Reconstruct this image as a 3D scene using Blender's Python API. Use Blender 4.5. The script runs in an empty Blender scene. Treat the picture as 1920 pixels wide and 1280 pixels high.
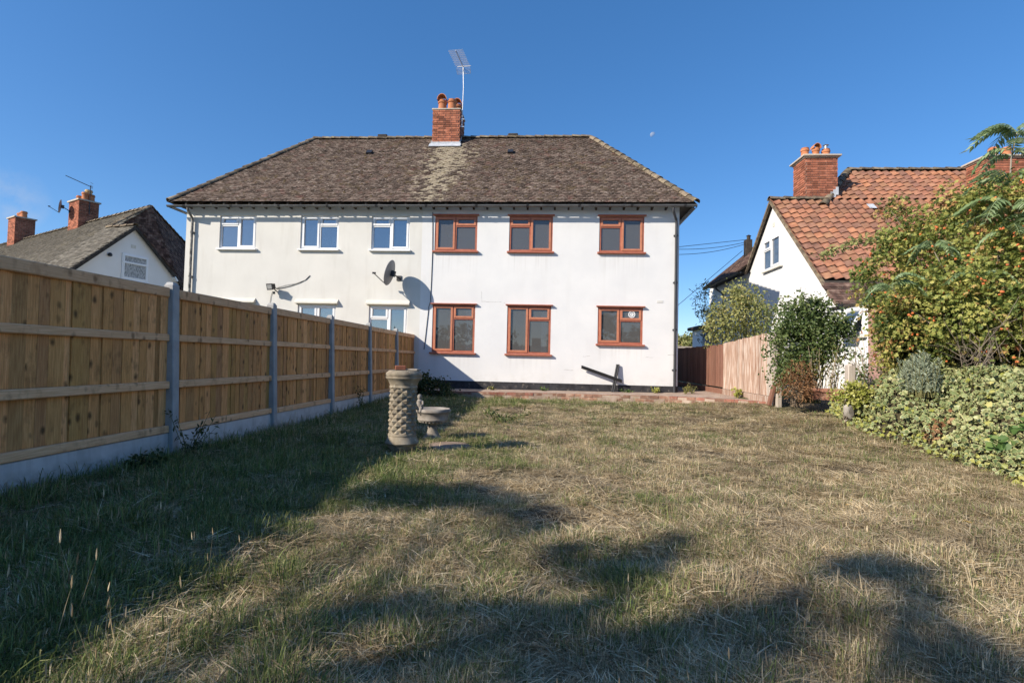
import bpy, math, random
import numpy as np
from mathutils import Vector, Matrix

random.seed(7)
RNG = np.random.default_rng(11)
scene = bpy.context.scene
COL = scene.collection
PI = math.pi

# ------------------------------------------------------------------ camera
YAW, PITCH, ROLL, CAMH, FPX = math.radians(4.031), math.radians(2.010), math.radians(1.337), 1.081, 975.8
fw = Vector((-math.sin(YAW) * math.cos(PITCH), math.cos(YAW) * math.cos(PITCH), math.sin(PITCH)))
r0 = Vector((math.cos(YAW), math.sin(YAW), 0))
u0 = r0.cross(fw)
CR = r0 * math.cos(ROLL) + u0 * math.sin(ROLL)
CU = -r0 * math.sin(ROLL) + u0 * math.cos(ROLL)
CAMPOS = Vector((0, 0, CAMH))
cam_d = bpy.data.cameras.new("camera")
cam_d.sensor_width = 36
cam_d.lens = FPX / 1920 * 36
cam_d.clip_end = 3000
cam = bpy.data.objects.new("camera", cam_d)
COL.objects.link(cam)
cam.matrix_world = Matrix(((CR.x, CU.x, -fw.x, 0), (CR.y, CU.y, -fw.y, 0), (CR.z, CU.z, -fw.z, CAMH), (0, 0, 0, 1)))
scene.camera = cam

# ------------------------------------------------------------------ light
SUN = Vector((1, .70, -.72)).normalized()          # direction the light travels
EL = math.asin(-SUN.z)
AZ = math.atan2(-SUN.x, -SUN.y)
world = bpy.data.worlds.new("World")
scene.world = world
world.use_nodes = True
wn = world.node_tree
bg = wn.nodes["Background"]
sky = wn.nodes.new("ShaderNodeTexSky")
sky.sky_type = 'NISHITA'
sky.sun_disc = False
sky.sun_elevation = EL
sky.sun_rotation = AZ % (2 * PI)
sky.altitude = 2000
sky.air_density = 1.0
sky.dust_density = 1.5
sky.ozone_density = 4.0
hs = wn.nodes.new("ShaderNodeHueSaturation")
hs.inputs['Saturation'].default_value = 1.42
hs.inputs['Hue'].default_value = .506
hs.inputs['Value'].default_value = 1.18
gm = wn.nodes.new("ShaderNodeGamma")
gm.inputs[1].default_value = 0.7
wn.links.new(sky.outputs[0], gm.inputs[0])
wn.links.new(gm.outputs[0], hs.inputs['Color'])
# one thin wisp of cloud low on the left
tc = wn.nodes.new("ShaderNodeTexCoord")
dp = wn.nodes.new("ShaderNodeVectorMath")
dp.operation = 'DOT_PRODUCT'
dp.inputs[1].default_value = (-.734, .648, .202)
wn.links.new(tc.outputs['Generated'], dp.inputs[0])
mr = wn.nodes.new("ShaderNodeMapRange")
mr.inputs[1].default_value, mr.inputs[2].default_value = .9986, .99995
wn.links.new(dp.outputs['Value'], mr.inputs[0])
nz = wn.nodes.new("ShaderNodeTexNoise")
nz.inputs['Scale'].default_value = 26
nz.inputs['Detail'].default_value = 6
wn.links.new(tc.outputs['Generated'], nz.inputs['Vector'])
mr2 = wn.nodes.new("ShaderNodeMapRange")
mr2.inputs[1].default_value, mr2.inputs[2].default_value, mr2.inputs[4].default_value = .42, .72, .55
wn.links.new(nz.outputs[0], mr2.inputs[0])
mu = wn.nodes.new("ShaderNodeMath")
mu.operation = 'MULTIPLY'
wn.links.new(mr.outputs[0], mu.inputs[0])
wn.links.new(mr2.outputs[0], mu.inputs[1])
cm = wn.nodes.new("ShaderNodeMixRGB")
cm.inputs[2].default_value = (2.4, 2.6, 3.0, 1)
wn.links.new(mu.outputs[0], cm.inputs[0])
wn.links.new(hs.outputs[0], cm.inputs[1])
wn.links.new(cm.outputs[0], bg.inputs[0])
bg.inputs[1].default_value = 0.128
sun_d = bpy.data.lights.new("sun", 'SUN')
sun_d.energy = 3.7
sun_d.angle = math.radians(.55)
sun_d.color = (1, .90, .76)
sun = bpy.data.objects.new("sun", sun_d)
COL.objects.link(sun)
sun.rotation_euler = SUN.to_track_quat('-Z', 'Y').to_euler()
sun.location = (-20, -14, 20)
vs = scene.view_settings
vs.view_transform = 'Standard'
vs.look = 'None'
vs.exposure = 0.92
vs.gamma = 1
vs.use_curve_mapping = False
try:
    scene.cycles.use_denoising = True
    scene.cycles.max_bounces = 7
    scene.cycles.transparent_max_bounces = 12
    scene.cycles.sample_clamp_indirect = 8
except Exception:
    pass


# ------------------------------------------------------------------ points seen in the photograph, placed at real depths
def ray(px, py):
    return CR * ((px - 960) / FPX) + CU * ((640 - py) / FPX) + fw


def aty(px, py, Y):
    d = ray(px, py)
    return CAMPOS + d * (Y / d.y)


def atx(px, py, X):
    d = ray(px, py)
    return CAMPOS + d * (X / d.x)


def atz(px, py, Z=0.0):
    d = ray(px, py)
    return CAMPOS + d * ((Z - CAMH) / d.z)


# ------------------------------------------------------------------ node helpers
def nd(nt, typ, ins=None, **props):
    n = nt.nodes.new(typ)
    for k, v in props.items():
        setattr(n, k, v)
    for k, v in (ins or {}).items():
        s = n.inputs[k]
        if isinstance(v, bpy.types.NodeSocket):
            nt.links.new(v, s)
        else:
            s.default_value = v
    return n


def c4(c):
    return (c[0], c[1], c[2], 1.0)


def noise(nt, vec, scale, detail=4.0, rough=.55):
    return nd(nt, 'ShaderNodeTexNoise', {'Vector': vec, 'Scale': scale, 'Detail': detail, 'Roughness': rough}).outputs[0]


def ramp(nt, fac, stops):
    n = nd(nt, 'ShaderNodeValToRGB', {0: fac})
    e = n.color_ramp.elements
    while len(e) < len(stops):
        e.new(.5)
    for k, (p, c) in enumerate(stops):
        e[k].position = p
        e[k].color = c4(c) if hasattr(c, '__len__') else (c, c, c, 1)
    return n.outputs[0]


def mixc(nt, fac, a, b, blend='MIX'):
    a = a if isinstance(a, bpy.types.NodeSocket) else c4(a)
    b = b if isinstance(b, bpy.types.NodeSocket) else c4(b)
    return nd(nt, 'ShaderNodeMixRGB', {0: fac, 1: a, 2: b}, blend_type=blend).outputs[0]


def mth(nt, op, a, b=0.0, c=0.0, clamp=False):
    return nd(nt, 'ShaderNodeMath', {0: a, 1: b, 2: c}, operation=op, use_clamp=clamp).outputs[0]


def mapr(nt, v, a, b, c=0.0, d=1.0):
    return nd(nt, 'ShaderNodeMapRange', {0: v, 1: a, 2: b, 3: c, 4: d}).outputs[0]


def position(nt, stretch=(1, 1, 1)):
    g = nd(nt, 'ShaderNodeNewGeometry')
    if stretch == (1, 1, 1):
        return g.outputs['Position']
    return nd(nt, 'ShaderNodeVectorMath', {0: g.outputs['Position'], 1: stretch}, operation='MULTIPLY').outputs[0]


def rndv(nt):
    a = nd(nt, 'ShaderNodeObjectInfo').outputs['Random']
    b = nd(nt, 'ShaderNodeNewGeometry').outputs['Random Per Island']
    return mth(nt, 'FRACT', mth(nt, 'ADD', a, b))


MATS = {}


def surf(name, stops, ns=4.0, detail=5.0, stretch=(1, 1, 1), rnd=0.0, rough=.85, bump=0.0, bs=60.0, bd=.004, spec=.25,
         flecks=(), extra=None, rndstops=None, metal=0.0):
    m = bpy.data.materials.new(name)
    m.use_nodes = True
    nt = m.node_tree
    b = nt.nodes['Principled BSDF']
    pos = position(nt, stretch)
    raw = position(nt)
    if len(stops) == 1:
        col = mixc(nt, 0.0, stops[0][1], stops[0][1])
    else:
        col = ramp(nt, noise(nt, pos, ns, detail), stops)
    if rndstops:
        col = mixc(nt, 1.0, col, ramp(nt, rndv(nt), rndstops), 'MULTIPLY')
    elif rnd:
        v = mapr(nt, rndv(nt), 0, 1, 1 - rnd, 1 + rnd)
        col = nd(nt, 'ShaderNodeVectorMath', {0: col, 1: v}, operation='MULTIPLY').outputs[0]
    for (fs, lo, hi, fc, amt) in flecks:
        f = mapr(nt, noise(nt, raw, fs, 4.0, .6), lo, hi, 0, amt)
        col = mixc(nt, f, col, fc)
    if extra:
        col = extra(nt, raw, col)
    nt.links.new(col, b.inputs['Base Color'])
    b.inputs['Roughness'].default_value = rough
    b.inputs['Specular IOR Level'].default_value = spec
    b.inputs['Metallic'].default_value = metal
    if bump:
        bn = nd(nt, 'ShaderNodeBump', {'Strength': bump, 'Distance': bd, 'Height': noise(nt, pos, bs, 4.0, .65)})
        nt.links.new(bn.outputs[0], b.inputs['Normal'])
    MATS[name] = m
    return m


def leafmat(name, stops, trans=.35, rough=.5, attr='rnd', patch=None, spec=.35, tuft=0.0):
    m = bpy.data.materials.new(name)
    m.use_nodes = True
    nt = m.node_tree
    b = nt.nodes['Principled BSDF']
    out = nt.nodes['Material Output']
    if attr == 'island':
        v = rndv(nt)
    else:
        v = nd(nt, 'ShaderNodeAttribute', attribute_name='rnd').outputs['Fac']
    col = ramp(nt, v, stops)
    if patch:
        f = mapr(nt, noise(nt, position(nt), patch[0], 3.0), patch[1], patch[2], 0, patch[4])
        col = mixc(nt, f, col, patch[3])
    if tuft:
        tv = mapr(nt, nd(nt, 'ShaderNodeObjectInfo').outputs['Random'], 0, 1, 1 - tuft, 1 + tuft)
        col = nd(nt, 'ShaderNodeVectorMath', {0: col, 1: tv}, operation='MULTIPLY').outputs[0]
    nt.links.new(col, b.inputs['Base Color'])
    b.inputs['Roughness'].default_value = rough
    b.inputs['Specular IOR Level'].default_value = spec
    t = nd(nt, 'ShaderNodeBsdfTranslucent', {0: col})
    mx = nd(nt, 'ShaderNodeMixShader', {0: trans, 1: b.outputs[0], 2: t.outputs[0]})
    nt.links.new(mx.outputs[0], out.inputs[0])
    MATS[name] = m
    return m


# ------------------------------------------------------------------ object helpers
WL = {}


def thing(name, label, cat, loc=(0, 0, 0), group=None):
    o = bpy.data.objects.new(name, None)
    COL.objects.link(o)
    o.location = loc
    o.empty_display_size = .2
    WL[o.name] = Vector(loc)
    o['label'] = label
    o['category'] = cat
    if group:
        o['group'] = group
    return o


def tag(o, label=None, cat=None, group=None, kind=None):
    for k, v in (('label', label), ('category', cat), ('group', group), ('kind', kind)):
        if v:
            o[k] = v
    return o


def link(name, me, parent=None, base=None):
    o = bpy.data.objects.new(name, me)
    COL.objects.link(o)
    if parent is not None:
        o.parent = parent
        WL[o.name] = WL[parent.name]
    else:
        WL[o.name] = Vector(base) if base is not None else Vector((0, 0, 0))
        o.location = WL[o.name]
    return o


def piece(name, me, M, parent):
    o = bpy.data.objects.new(name, me)
    COL.objects.link(o)
    o.parent = parent
    o.matrix_basis = Matrix.Translation(-WL[parent.name]) @ M
    return o


def npmesh(name, V, loops, starts, totals, mats, fattr=None, smooth=False, matidx=None):
    me = bpy.data.meshes.new(name)
    V = np.asarray(V, np.float32)
    me.vertices.add(len(V))
    me.vertices.foreach_set('co', V.ravel())
    me.loops.add(len(loops))
    me.loops.foreach_set('vertex_index', np.asarray(loops, np.int32).ravel())
    me.polygons.add(len(starts))
    me.polygons.foreach_set('loop_start', np.asarray(starts, np.int32))
    if matidx is not None:
        me.polygons.foreach_set('material_index', np.asarray(matidx, np.int32))
    me.polygons.foreach_set('use_smooth', np.full(len(starts), bool(smooth)))
    for m in mats:
        me.materials.append(m)
    if fattr is not None:
        a = me.attributes.new('rnd', 'FLOAT', 'FACE')
        a.data.foreach_set('value', np.asarray(fattr, np.float32))
    me.update(calc_edges=True)
    me.validate()
    return me


def quads(name, V, F, mats, **kw):
    F = np.asarray(F, np.int32)
    n = F.shape[1]
    return npmesh(name, V, F.ravel(), np.arange(len(F)) * n, None, mats, **kw)


class MB:
    def __init__(self, T=None):
        self.v, self.f, self.T, self.s = [], [], T, []

    def add(self, vs, fs, smooth=False):
        n = len(self.v)
        self.v += [Vector(v) for v in vs]
        self.f += [[i + n for i in f] for f in fs]
        self.s += [smooth] * len(fs)
        return self

    def box(self, x0, x1, y0, y1, z0, z1, ch=0.0):
        if ch <= 0:
            vs = [(x, y, z) for z in (z0, z1) for y in (y0, y1) for x in (x0, x1)]
            return self.add(vs, [(0, 2, 3, 1), (4, 5, 7, 6), (0, 1, 5, 4), (2, 6, 7, 3), (0, 4, 6, 2), (1, 3, 7, 5)])
        import bmesh
        bm = bmesh.new()
        bmesh.ops.create_cube(bm, size=1)
        for v in bm.verts:
            v.co = ((x0 + x1) / 2 + v.co.x * (x1 - x0), (y0 + y1) / 2 + v.co.y * (y1 - y0), (z0 + z1) / 2 + v.co.z * (z1 - z0))
        bmesh.ops.bevel(bm, geom=bm.edges[:], offset=ch, segments=1, affect='EDGES')
        bm.verts.index_update()
        self.add([v.co.copy() for v in bm.verts], [[v.index for v in f.verts] for f in bm.faces])
        bm.free()
        return self

    def obox(self, c, ax, ay, az):
        c = Vector(c)
        vs = [c + Vector(ax) * i + Vector(ay) * j + Vector(az) * k for k in (-1, 1) for j in (-1, 1) for i in (-1, 1)]
        return self.add(vs, [(0, 2, 3, 1), (4, 5, 7, 6), (0, 1, 5, 4), (2, 6, 7, 3), (0, 4, 6, 2), (1, 3, 7, 5)])

    def poly(self, pts):
        return self.add(pts, [list(range(len(pts)))])

    def tube(self, pts, r, n=8, caps=True):
        pts = [Vector(p) for p in pts]
        rs = r if hasattr(r, '__len__') else [r] * len(pts)
        vs, fs = [], []
        up = Vector((.13, .21, 1)).normalized()
        for i, p in enumerate(pts):
            d = (pts[min(i + 1, len(pts) - 1)] - pts[max(i - 1, 0)])
            d = d.normalized() if d.length > 1e-9 else Vector((0, 0, 1))
            a = d.cross(up)
            if a.length < .05:
                a = d.cross(Vector((1, 0, 0)))
            a.normalize()
            b = a.cross(d)
            vs += [p + (a * math.cos(2 * PI * k / n) + b * math.sin(2 * PI * k / n)) * rs[i] for k in range(n)]
        for i in range(len(pts) - 1):
            for k in range(n):
                k2 = (k + 1) % n
                fs.append((i * n + k, i * n + k2, (i + 1) * n + k2, (i + 1) * n + k))
        if caps:
            fs += [list(range(n))[::-1], [(len(pts) - 1) * n + k for k in range(n)]]
        return self.add(vs, fs, True)

    def lathe(self, c, prof, n=24, axis=None):
        c = Vector(c)
        vs, fs = [], []
        for (r, z) in prof:
            vs += [c + Vector((r * math.cos(2 * PI * k / n), r * math.sin(2 * PI * k / n), z)) for k in range(n)]
        for i in range(len(prof) - 1):
            for k in range(n):
                k2 = (k + 1) % n
                fs.append((i * n + k, i * n + k2, (i + 1) * n + k2, (i + 1) * n + k))
        if prof[0][0] > 1e-4:
            fs.append(list(range(n))[::-1])
        if prof[-1][0] > 1e-4:
            fs.append([(len(prof) - 1) * n + k for k in range(n)])
        return self.add(vs, fs, True)

    def build(self, name, mat, parent=None, base=None):
        V = self.v
        if self.T is not None:
            V = [self.T @ v for v in V]
        off = WL[parent.name] if parent is not None else (Vector(base) if base is not None else Vector((0, 0, 0)))
        me = bpy.data.meshes.new(name)
        me.from_pydata([v - off for v in V], [], self.f)
        me.polygons.foreach_set('use_smooth', self.s)
        mats = mat if isinstance(mat, (list, tuple)) else [mat]
        for m in mats:
            me.materials.append(m)
        me.update()
        if any(self.s):
            try:
                me.set_sharp_from_angle(angle=math.radians(42))
            except Exception:
                pass
        return link(name, me, parent, base)


def sm(x, a, b):
    t = min(1, max(0, (x - a) / (b - a)))
    return t * t * (3 - 2 * t)


def vnoise(x, y, seed=0):
    x = np.asarray(x, float)
    y = np.asarray(y, float)
    xi = np.floor(x).astype(np.int64)
    yi = np.floor(y).astype(np.int64)
    fx = x - xi
    fy = y - yi
    fx = fx * fx * (3 - 2 * fx)
    fy = fy * fy * (3 - 2 * fy)

    def hsh(a, b):
        n = (a * 374761393 + b * 668265263 + seed * 1442695041) & 0xffffffff
        n = ((n ^ (n >> 13)) * 1274126177) & 0xffffffff
        return ((n ^ (n >> 16)) & 0xffff) / 65535.0
    return (hsh(xi, yi) * (1 - fx) + hsh(xi + 1, yi) * fx) * (1 - fy) + (hsh(xi, yi + 1) * (1 - fx) + hsh(xi + 1, yi + 1) * fx) * fy


def smv(x, a, b):
    t = np.clip((x - a) / (b - a), 0, 1)
    return t * t * (3 - 2 * t)


def ground_h(x, y):
    x = np.asarray(x, float)
    y = np.asarray(y, float)
    far = smv(y, 40, 20) * smv(x, 40, 20) * smv(-x, 40, 20) * smv(-y, 40, 20)
    h = .09 * smv(y, 8, 12.8) + .26 * smv(x, 2.4, 5.0) * smv(y, 5, 9.5)
    loc = smv(x, -3.85, -3.2) * smv(x, 12, 6) * smv(y, 13.4, 12) * smv(y, -6, 0)
    h = h * far + loc * (.06 * (vnoise(x * .9, y * .9, 3) - .5) + .055 * (vnoise(x * 2.7, y * 2.7, 5) - .5) + .032 * (vnoise(x * 7, y * 7, 6) - .5))
    return h


def gh(x, y):
    return float(ground_h(x, y))


# ------------------------------------------------------------------ materials
def grassy(nt, pos):
    """0 = dry, 1 = green, over the lawn"""
    n = noise(nt, pos, .75, 5.0, .6)
    s = nd(nt, 'ShaderNodeSeparateXYZ', {0: pos})
    left = mapr(nt, s.outputs[0], -.2, -2.6, 0, .22)
    far = mapr(nt, s.outputs[1], 11.2, 12.8, 0, .4)
    v = mth(nt, 'ADD', mth(nt, 'ADD', n, left), far)
    return mapr(nt, v, .48, .78, 0, 1)


def ground_extra(nt, raw, col):
    g = grassy(nt, raw)
    fine = noise(nt, raw, 22, 6.0, .7)
    dry = ramp(nt, fine, [(.25, (.035, .027, .018)), (.5, (.11, .084, .055)), (.75, (.30, .24, .155))])
    grn = ramp(nt, fine, [(.25, (.025, .03, .012)), (.5, (.07, .085, .03)), (.75, (.16, .155, .07))])
    c = mixc(nt, g, dry, grn)
    s = nd(nt, 'ShaderNodeSeparateXYZ', {0: raw})
    outer = mth(nt, 'MAXIMUM', mapr(nt, mth(nt, 'ABSOLUTE', s.outputs[0]), 14, 20), mapr(nt, s.outputs[1], 18, 24))
    return mixc(nt, outer, c, ramp(nt, noise(nt, raw, .6, 4), [(.35, (.13, .125, .06)), (.65, (.27, .22, .13))]))


M_ground = surf('ground_thatch', [(0, (.2, .16, .1)), (1, (.2, .16, .1))], rough=.95, bump=.9, bs=45, bd=.03, spec=.1, extra=ground_extra)


def white_wear(nt, raw, col):
    s = nd(nt, 'ShaderNodeSeparateXYZ', {0: raw})
    low = mapr(nt, s.outputs[2], .75, .4, 0, .5)
    n = noise(nt, raw, 5, 5, .65)
    f = mth(nt, 'MULTIPLY', low, mapr(nt, n, .45, .7))
    col = mixc(nt, f, col, (.5, .48, .43))
    st = nd(nt, 'ShaderNodeVectorMath', {0: raw, 1: (3.5, 3.5, .30)}, operation='MULTIPLY').outputs[0]
    col = mixc(nt, mapr(nt, noise(nt, st, 1.3, 6, .6), .55, .75, 0, .22), col, (.60, .59, .57))
    st2 = nd(nt, 'ShaderNodeVectorMath', {0: raw, 1: (16, 16, .5)}, operation='MULTIPLY').outputs[0]
    sn = mapr(nt, noise(nt, st2, 1.0, 4, .6), .46, .66)
    tot = None
    for (xc, hw, zs, dl) in ((-2.69, .68, 4.07, .75), (-.56, .68, 4.07, .6), (1.96, .68, 4.07, .8), (-2.69, .68, 1.19, .5), (-.56, .68, 1.19, .5), (1.96, .68, 1.52, .6)):
        mx_ = mapr(nt, mth(nt, 'ABSOLUTE', mth(nt, 'SUBTRACT', s.outputs[0], xc)), hw, hw - .12)
        mz_ = mth(nt, 'MULTIPLY', mapr(nt, s.outputs[2], zs - dl, zs), mth(nt, 'LESS_THAN', s.outputs[2], zs))
        q_ = mth(nt, 'MULTIPLY', mx_, mz_)
        tot = q_ if tot is None else mth(nt, 'ADD', tot, q_)
    col = mixc(nt, mth(nt, 'MULTIPLY', mth(nt, 'MULTIPLY', tot, sn), .38), col, (.47, .46, .44))
    return mixc(nt, mapr(nt, noise(nt, raw, .8, 3, .5), .60, .64, 0, .10), col, (.66, .655, .64))


M_white = surf('white_render', [(.3, (.66, .665, .67)), (.7, (.735, .735, .73))], ns=1.3, detail=6, rough=.8, bump=.25, bs=70, bd=.003, extra=white_wear,
               flecks=[(2.2, .62, .72, (.66, .66, .65), .5)])


def cream_wear(nt, raw, col):
    st = nd(nt, 'ShaderNodeVectorMath', {0: raw, 1: (2.2, 2.2, .35)}, operation='MULTIPLY').outputs[0]
    f = mapr(nt, noise(nt, st, 1.6, 6, .62), .54, .72, 0, .28)
    return mixc(nt, f, col, (.47, .45, .40))


M_cream = surf('cream_render', [(.3, (.61, .60, .565)), (.7, (.685, .675, .635))], ns=1.1, detail=6, rough=.85, bump=.25, bs=70, bd=.003, extra=cream_wear)
M_white2 = surf('neighbour_render', [(.3, (.69, .69, .69)), (.7, (.75, .75, .745))], ns=1.4, detail=6, rough=.85, bump=.25, bs=60, bd=.003,
                flecks=[(3.0, .62, .75, (.58, .57, .54), .4)])
M_grey_render = surf('grey_white_render', [(.3, (.74, .73, .70)), (.7, (.80, .79, .765))], ns=1.2, rough=.9, bump=.3, bs=60, bd=.004)
M_plinth = surf('black_plinth_paint', [(.3, (.018, .018, .021)), (.7, (.05, .05, .055))], ns=7, rough=.6, bump=.35, bs=30, bd=.006,
                flecks=[(9, .6, .72, (.22, .19, .16), .7)])
M_brown = surf('redbrown_window_paint', [(.3, (.42, .155, .085)), (.7, (.53, .21, .12))], ns=9, rough=.5, bump=.1, bs=90, bd=.002, spec=.4,
               flecks=[(26, .68, .78, (.5, .36, .24), .6)])
M_brown_dark = surf('redbrown_sill_paint', [(.3, (.32, .095, .06)), (.7, (.42, .15, .09))], ns=8, rough=.5, bump=.1, bs=90, bd=.002, spec=.4)
M_upvc = surf('white_window_plastic', [(0, (.78, .79, .80)), (1, (.80, .80, .80))], rough=.35, spec=.5)
M_creamtrim = surf('cream_sill_paint', [(.3, (.58, .56, .49)), (.7, (.66, .63, .56))], ns=6, rough=.7)
M_gutter = surf('grey_gutter_plastic', [(.3, (.10, .105, .115)), (.7, (.17, .175, .18))], ns=2.5, rough=.45, spec=.4)
M_pipe = surf('dark_downpipe_paint', [(.3, (.028, .029, .034)), (.7, (.05, .052, .058))], ns=5, rough=.5, spec=.4)
M_leftpipe = surf('worn_downpipe_paint', [(.35, (.06, .058, .055)), (.65, (.34, .33, .30))], ns=8, rough=.6)
M_darkwood = surf('dark_eaves_timber', [(.3, (.03, .025, .022)), (.7, (.07, .06, .05))], ns=8, rough=.85)
M_black = surf('black_plastic', [(0, (.02, .02, .022)), (1, (.03, .03, .032))], rough=.4, spec=.4)
M_metal = surf('weathered_aluminium', [(.3, (.42, .43, .44)), (.7, (.58, .59, .60))], ns=12, rough=.4, metal=.8)
M_dish = surf('grey_dish_paint', [(.3, (.22, .225, .23)), (.7, (.29, .295, .30))], ns=5, rough=.5)
M_lead = surf('lead_flashing', [(.3, (.36, .39, .43)), (.7, (.55, .58, .62))], ns=7, rough=.55, bump=.2, bs=25)
M_mortar = surf('mortar', [(.3, (.42, .36, .29)), (.7, (.54, .48, .40))], ns=14, rough=.95, bump=.3, bs=80)
M_brick = surf('red_brick', [(.25, (.22, .080, .050)), (.55, (.33, .122, .072)), (.8, (.42, .185, .115))], ns=9, rnd=.4, rough=.9, bump=.5, bs=70, bd=.004,
               flecks=[(14, .62, .75, (.25, .17, .12), .6)])
M_oldbrick = surf('weathered_edging_brick', [(.25, (.18, .095, .065)), (.55, (.30, .17, .12)), (.8, (.42, .29, .21))], ns=10, rnd=.35, rough=.95, bump=.5, bs=60, bd=.005,
                  flecks=[(10, .58, .7, (.40, .36, .29), .7)])
M_coping = surf('red_coping_tile', [(.3, (.22, .085, .06)), (.7, (.32, .145, .105))], ns=7, rnd=.25, rough=.8, flecks=[(11, .56, .7, (.36, .30, .22), .7)])
M_pot = surf('terracotta', [(.3, (.40, .145, .065)), (.7, (.52, .22, .11))], ns=6, rnd=.15, rough=.85, bump=.2, bs=50, flecks=[(9, .6, .75, (.22, .15, .1), .6)])
M_buffpot = surf('buff_clay', [(.3, (.46, .33, .16)), (.7, (.58, .44, .24))], ns=6, rough=.85)


def tile_extra(nt, raw, col):
    s = nd(nt, 'ShaderNodeSeparateXYZ', {0: raw})
    # run-off from the lead keeps moss away below the stack: a pale wedge
    cx = mth(nt, 'ABSOLUTE', mth(nt, 'ADD', s.outputs[0], 3.42))
    half = mapr(nt, s.outputs[2], 8.3, 5.4, .55, .95)
    edge = mth(nt, 'SUBTRACT', half, cx)
    n = mth(nt, 'MULTIPLY', mth(nt, 'SUBTRACT', noise(nt, raw, 5.5, 5, .7), .5), 2.6)
    down = mapr(nt, s.outputs[2], 7.9, 5.6, .0, .72)
    n = mth(nt, 'ADD', n, mth(nt, 'MULTIPLY', mth(nt, 'SUBTRACT', rndv(nt), .5), .9))
    f = mapr(nt, mth(nt, 'SUBTRACT', mth(nt, 'ADD', edge, n), down), -.08, .30)
    f = mth(nt, 'MULTIPLY', f, mapr(nt, s.outputs[1], 17.6, 17.4, 0, 1))
    pale = ramp(nt, noise(nt, raw, 9, 4), [(.3, (.30, .25, .17)), (.7, (.43, .37, .27))])
    return mixc(nt, mth(nt, 'MULTIPLY', f, .9), col, pale)


M_tile = surf('mossy_plain_tile', [(.30, (.062, .044, .034)), (.5, (.118, .087, .069)), (.70, (.19, .148, .12))], ns=5, detail=6, rnd=.42, rough=.92, bump=.6, bs=42, bd=.01,
              flecks=[(14, .59, .66, (.42, .36, .30), .75), (3.5, .56, .70, (.17, .075, .06), .5), (2.2, .58, .72, (.15, .11, .05), .5), (9.5, .61, .69, (.035, .028, .016), .6)], extra=tile_extra, spec=.12)
M_ridge = surf('lichened_ridge_tile', [(.28, (.075, .057, .043)), (.5, (.16, .125, .09)), (.72, (.27, .225, .155))], ns=6, rnd=.35, rough=.95, bump=.6, bs=30, bd=.01,
               flecks=[(10, .58, .68, (.38, .33, .17), .7)])
M_moss = surf('roof_moss', [(.3, (.045, .034, .018)), (.7, (.11, .08, .042))], ns=14, rough=1, bump=.6, bs=80, bd=.01, spec=.05)
M_pantile = surf('orange_pantile', [(.25, (.19, .092, .064)), (.5, (.30, .145, .094)), (.75, (.39, .21, .132))], ns=4.5, detail=5, rough=.85, bump=.3, bs=40,
                 rndstops=[(0, (.66, .70, .76)), (.2, (.82, .84, .92)), (.45, (.95, 1.0, .90)), (.7, (1.05, .98, .98)), (1, (1.2, 1.1, .94))],
                 flecks=[(8, .60, .72, (.14, .10, .085), .65), (17, .64, .72, (.42, .36, .24), .5)])
M_greytile = surf('grey_brown_slope_tile', [(.25, (.085, .075, .06)), (.5, (.15, .135, .11)), (.75, (.22, .20, .16))], ns=5, detail=6, rnd=.3, rough=.95, bump=.5, bs=30, bd=.01,
                  flecks=[(1.1, .60, .72, (.30, .25, .16), .5)])
M_darktile = surf('dark_brown_slope_tile', [(.25, (.055, .033, .028)), (.5, (.11, .065, .05)), (.75, (.24, .17, .13))], ns=6, detail=6, rnd=.45, rough=.95, bump=.5, bs=30, bd=.01)


def wood_extra(knotc, amt):
    def f(nt, raw, col):
        g = nd(nt, 'ShaderNodeVectorMath', {0: raw, 1: (10.0, 10.0, 6.5)}, operation='MULTIPLY').outputs[0]
        rn = nd(nt, 'ShaderNodeCombineXYZ', {0: mth(nt, 'MULTIPLY', rndv(nt), 37.0), 1: mth(nt, 'MULTIPLY', rndv(nt), 19.0)}).outputs[0]
        g = nd(nt, 'ShaderNodeVectorMath', {0: g, 1: rn}, operation='ADD').outputs[0]
        v = nd(nt, 'ShaderNodeTexVoronoi', {'Vector': g, 'Scale': 1.0, 'Randomness': 1.0})
        wob = mth(nt, 'MULTIPLY', mth(nt, 'SUBTRACT', noise(nt, g, 3.0), .5), .25)
        k = mapr(nt, mth(nt, 'ADD', v.outputs['Distance'], wob), .10, .30, 1, 0)
        sel = mapr(nt, nd(nt, 'ShaderNodeSeparateColor', {0: v.outputs['Color']}).outputs[0], .34, .40, 0, 1)
        col = mixc(nt, mth(nt, 'MULTIPLY', mth(nt, 'MULTIPLY', k, sel), amt), col, knotc)
        g2 = nd(nt, 'ShaderNodeVectorMath', {0: raw, 1: (4.5, 4.5, 2.6)}, operation='MULTIPLY').outputs[0]
        g2 = nd(nt, 'ShaderNodeVectorMath', {0: g2, 1: rn}, operation='ADD').outputs[0]
        blot = mapr(nt, noise(nt, g2, 1.6, 5, .65), .54, .74, 0, .6)
        return mixc(nt, blot, col, (knotc[0] * 1.5, knotc[1] * 1.5, knotc[2] * 1.4))
    return f


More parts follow.
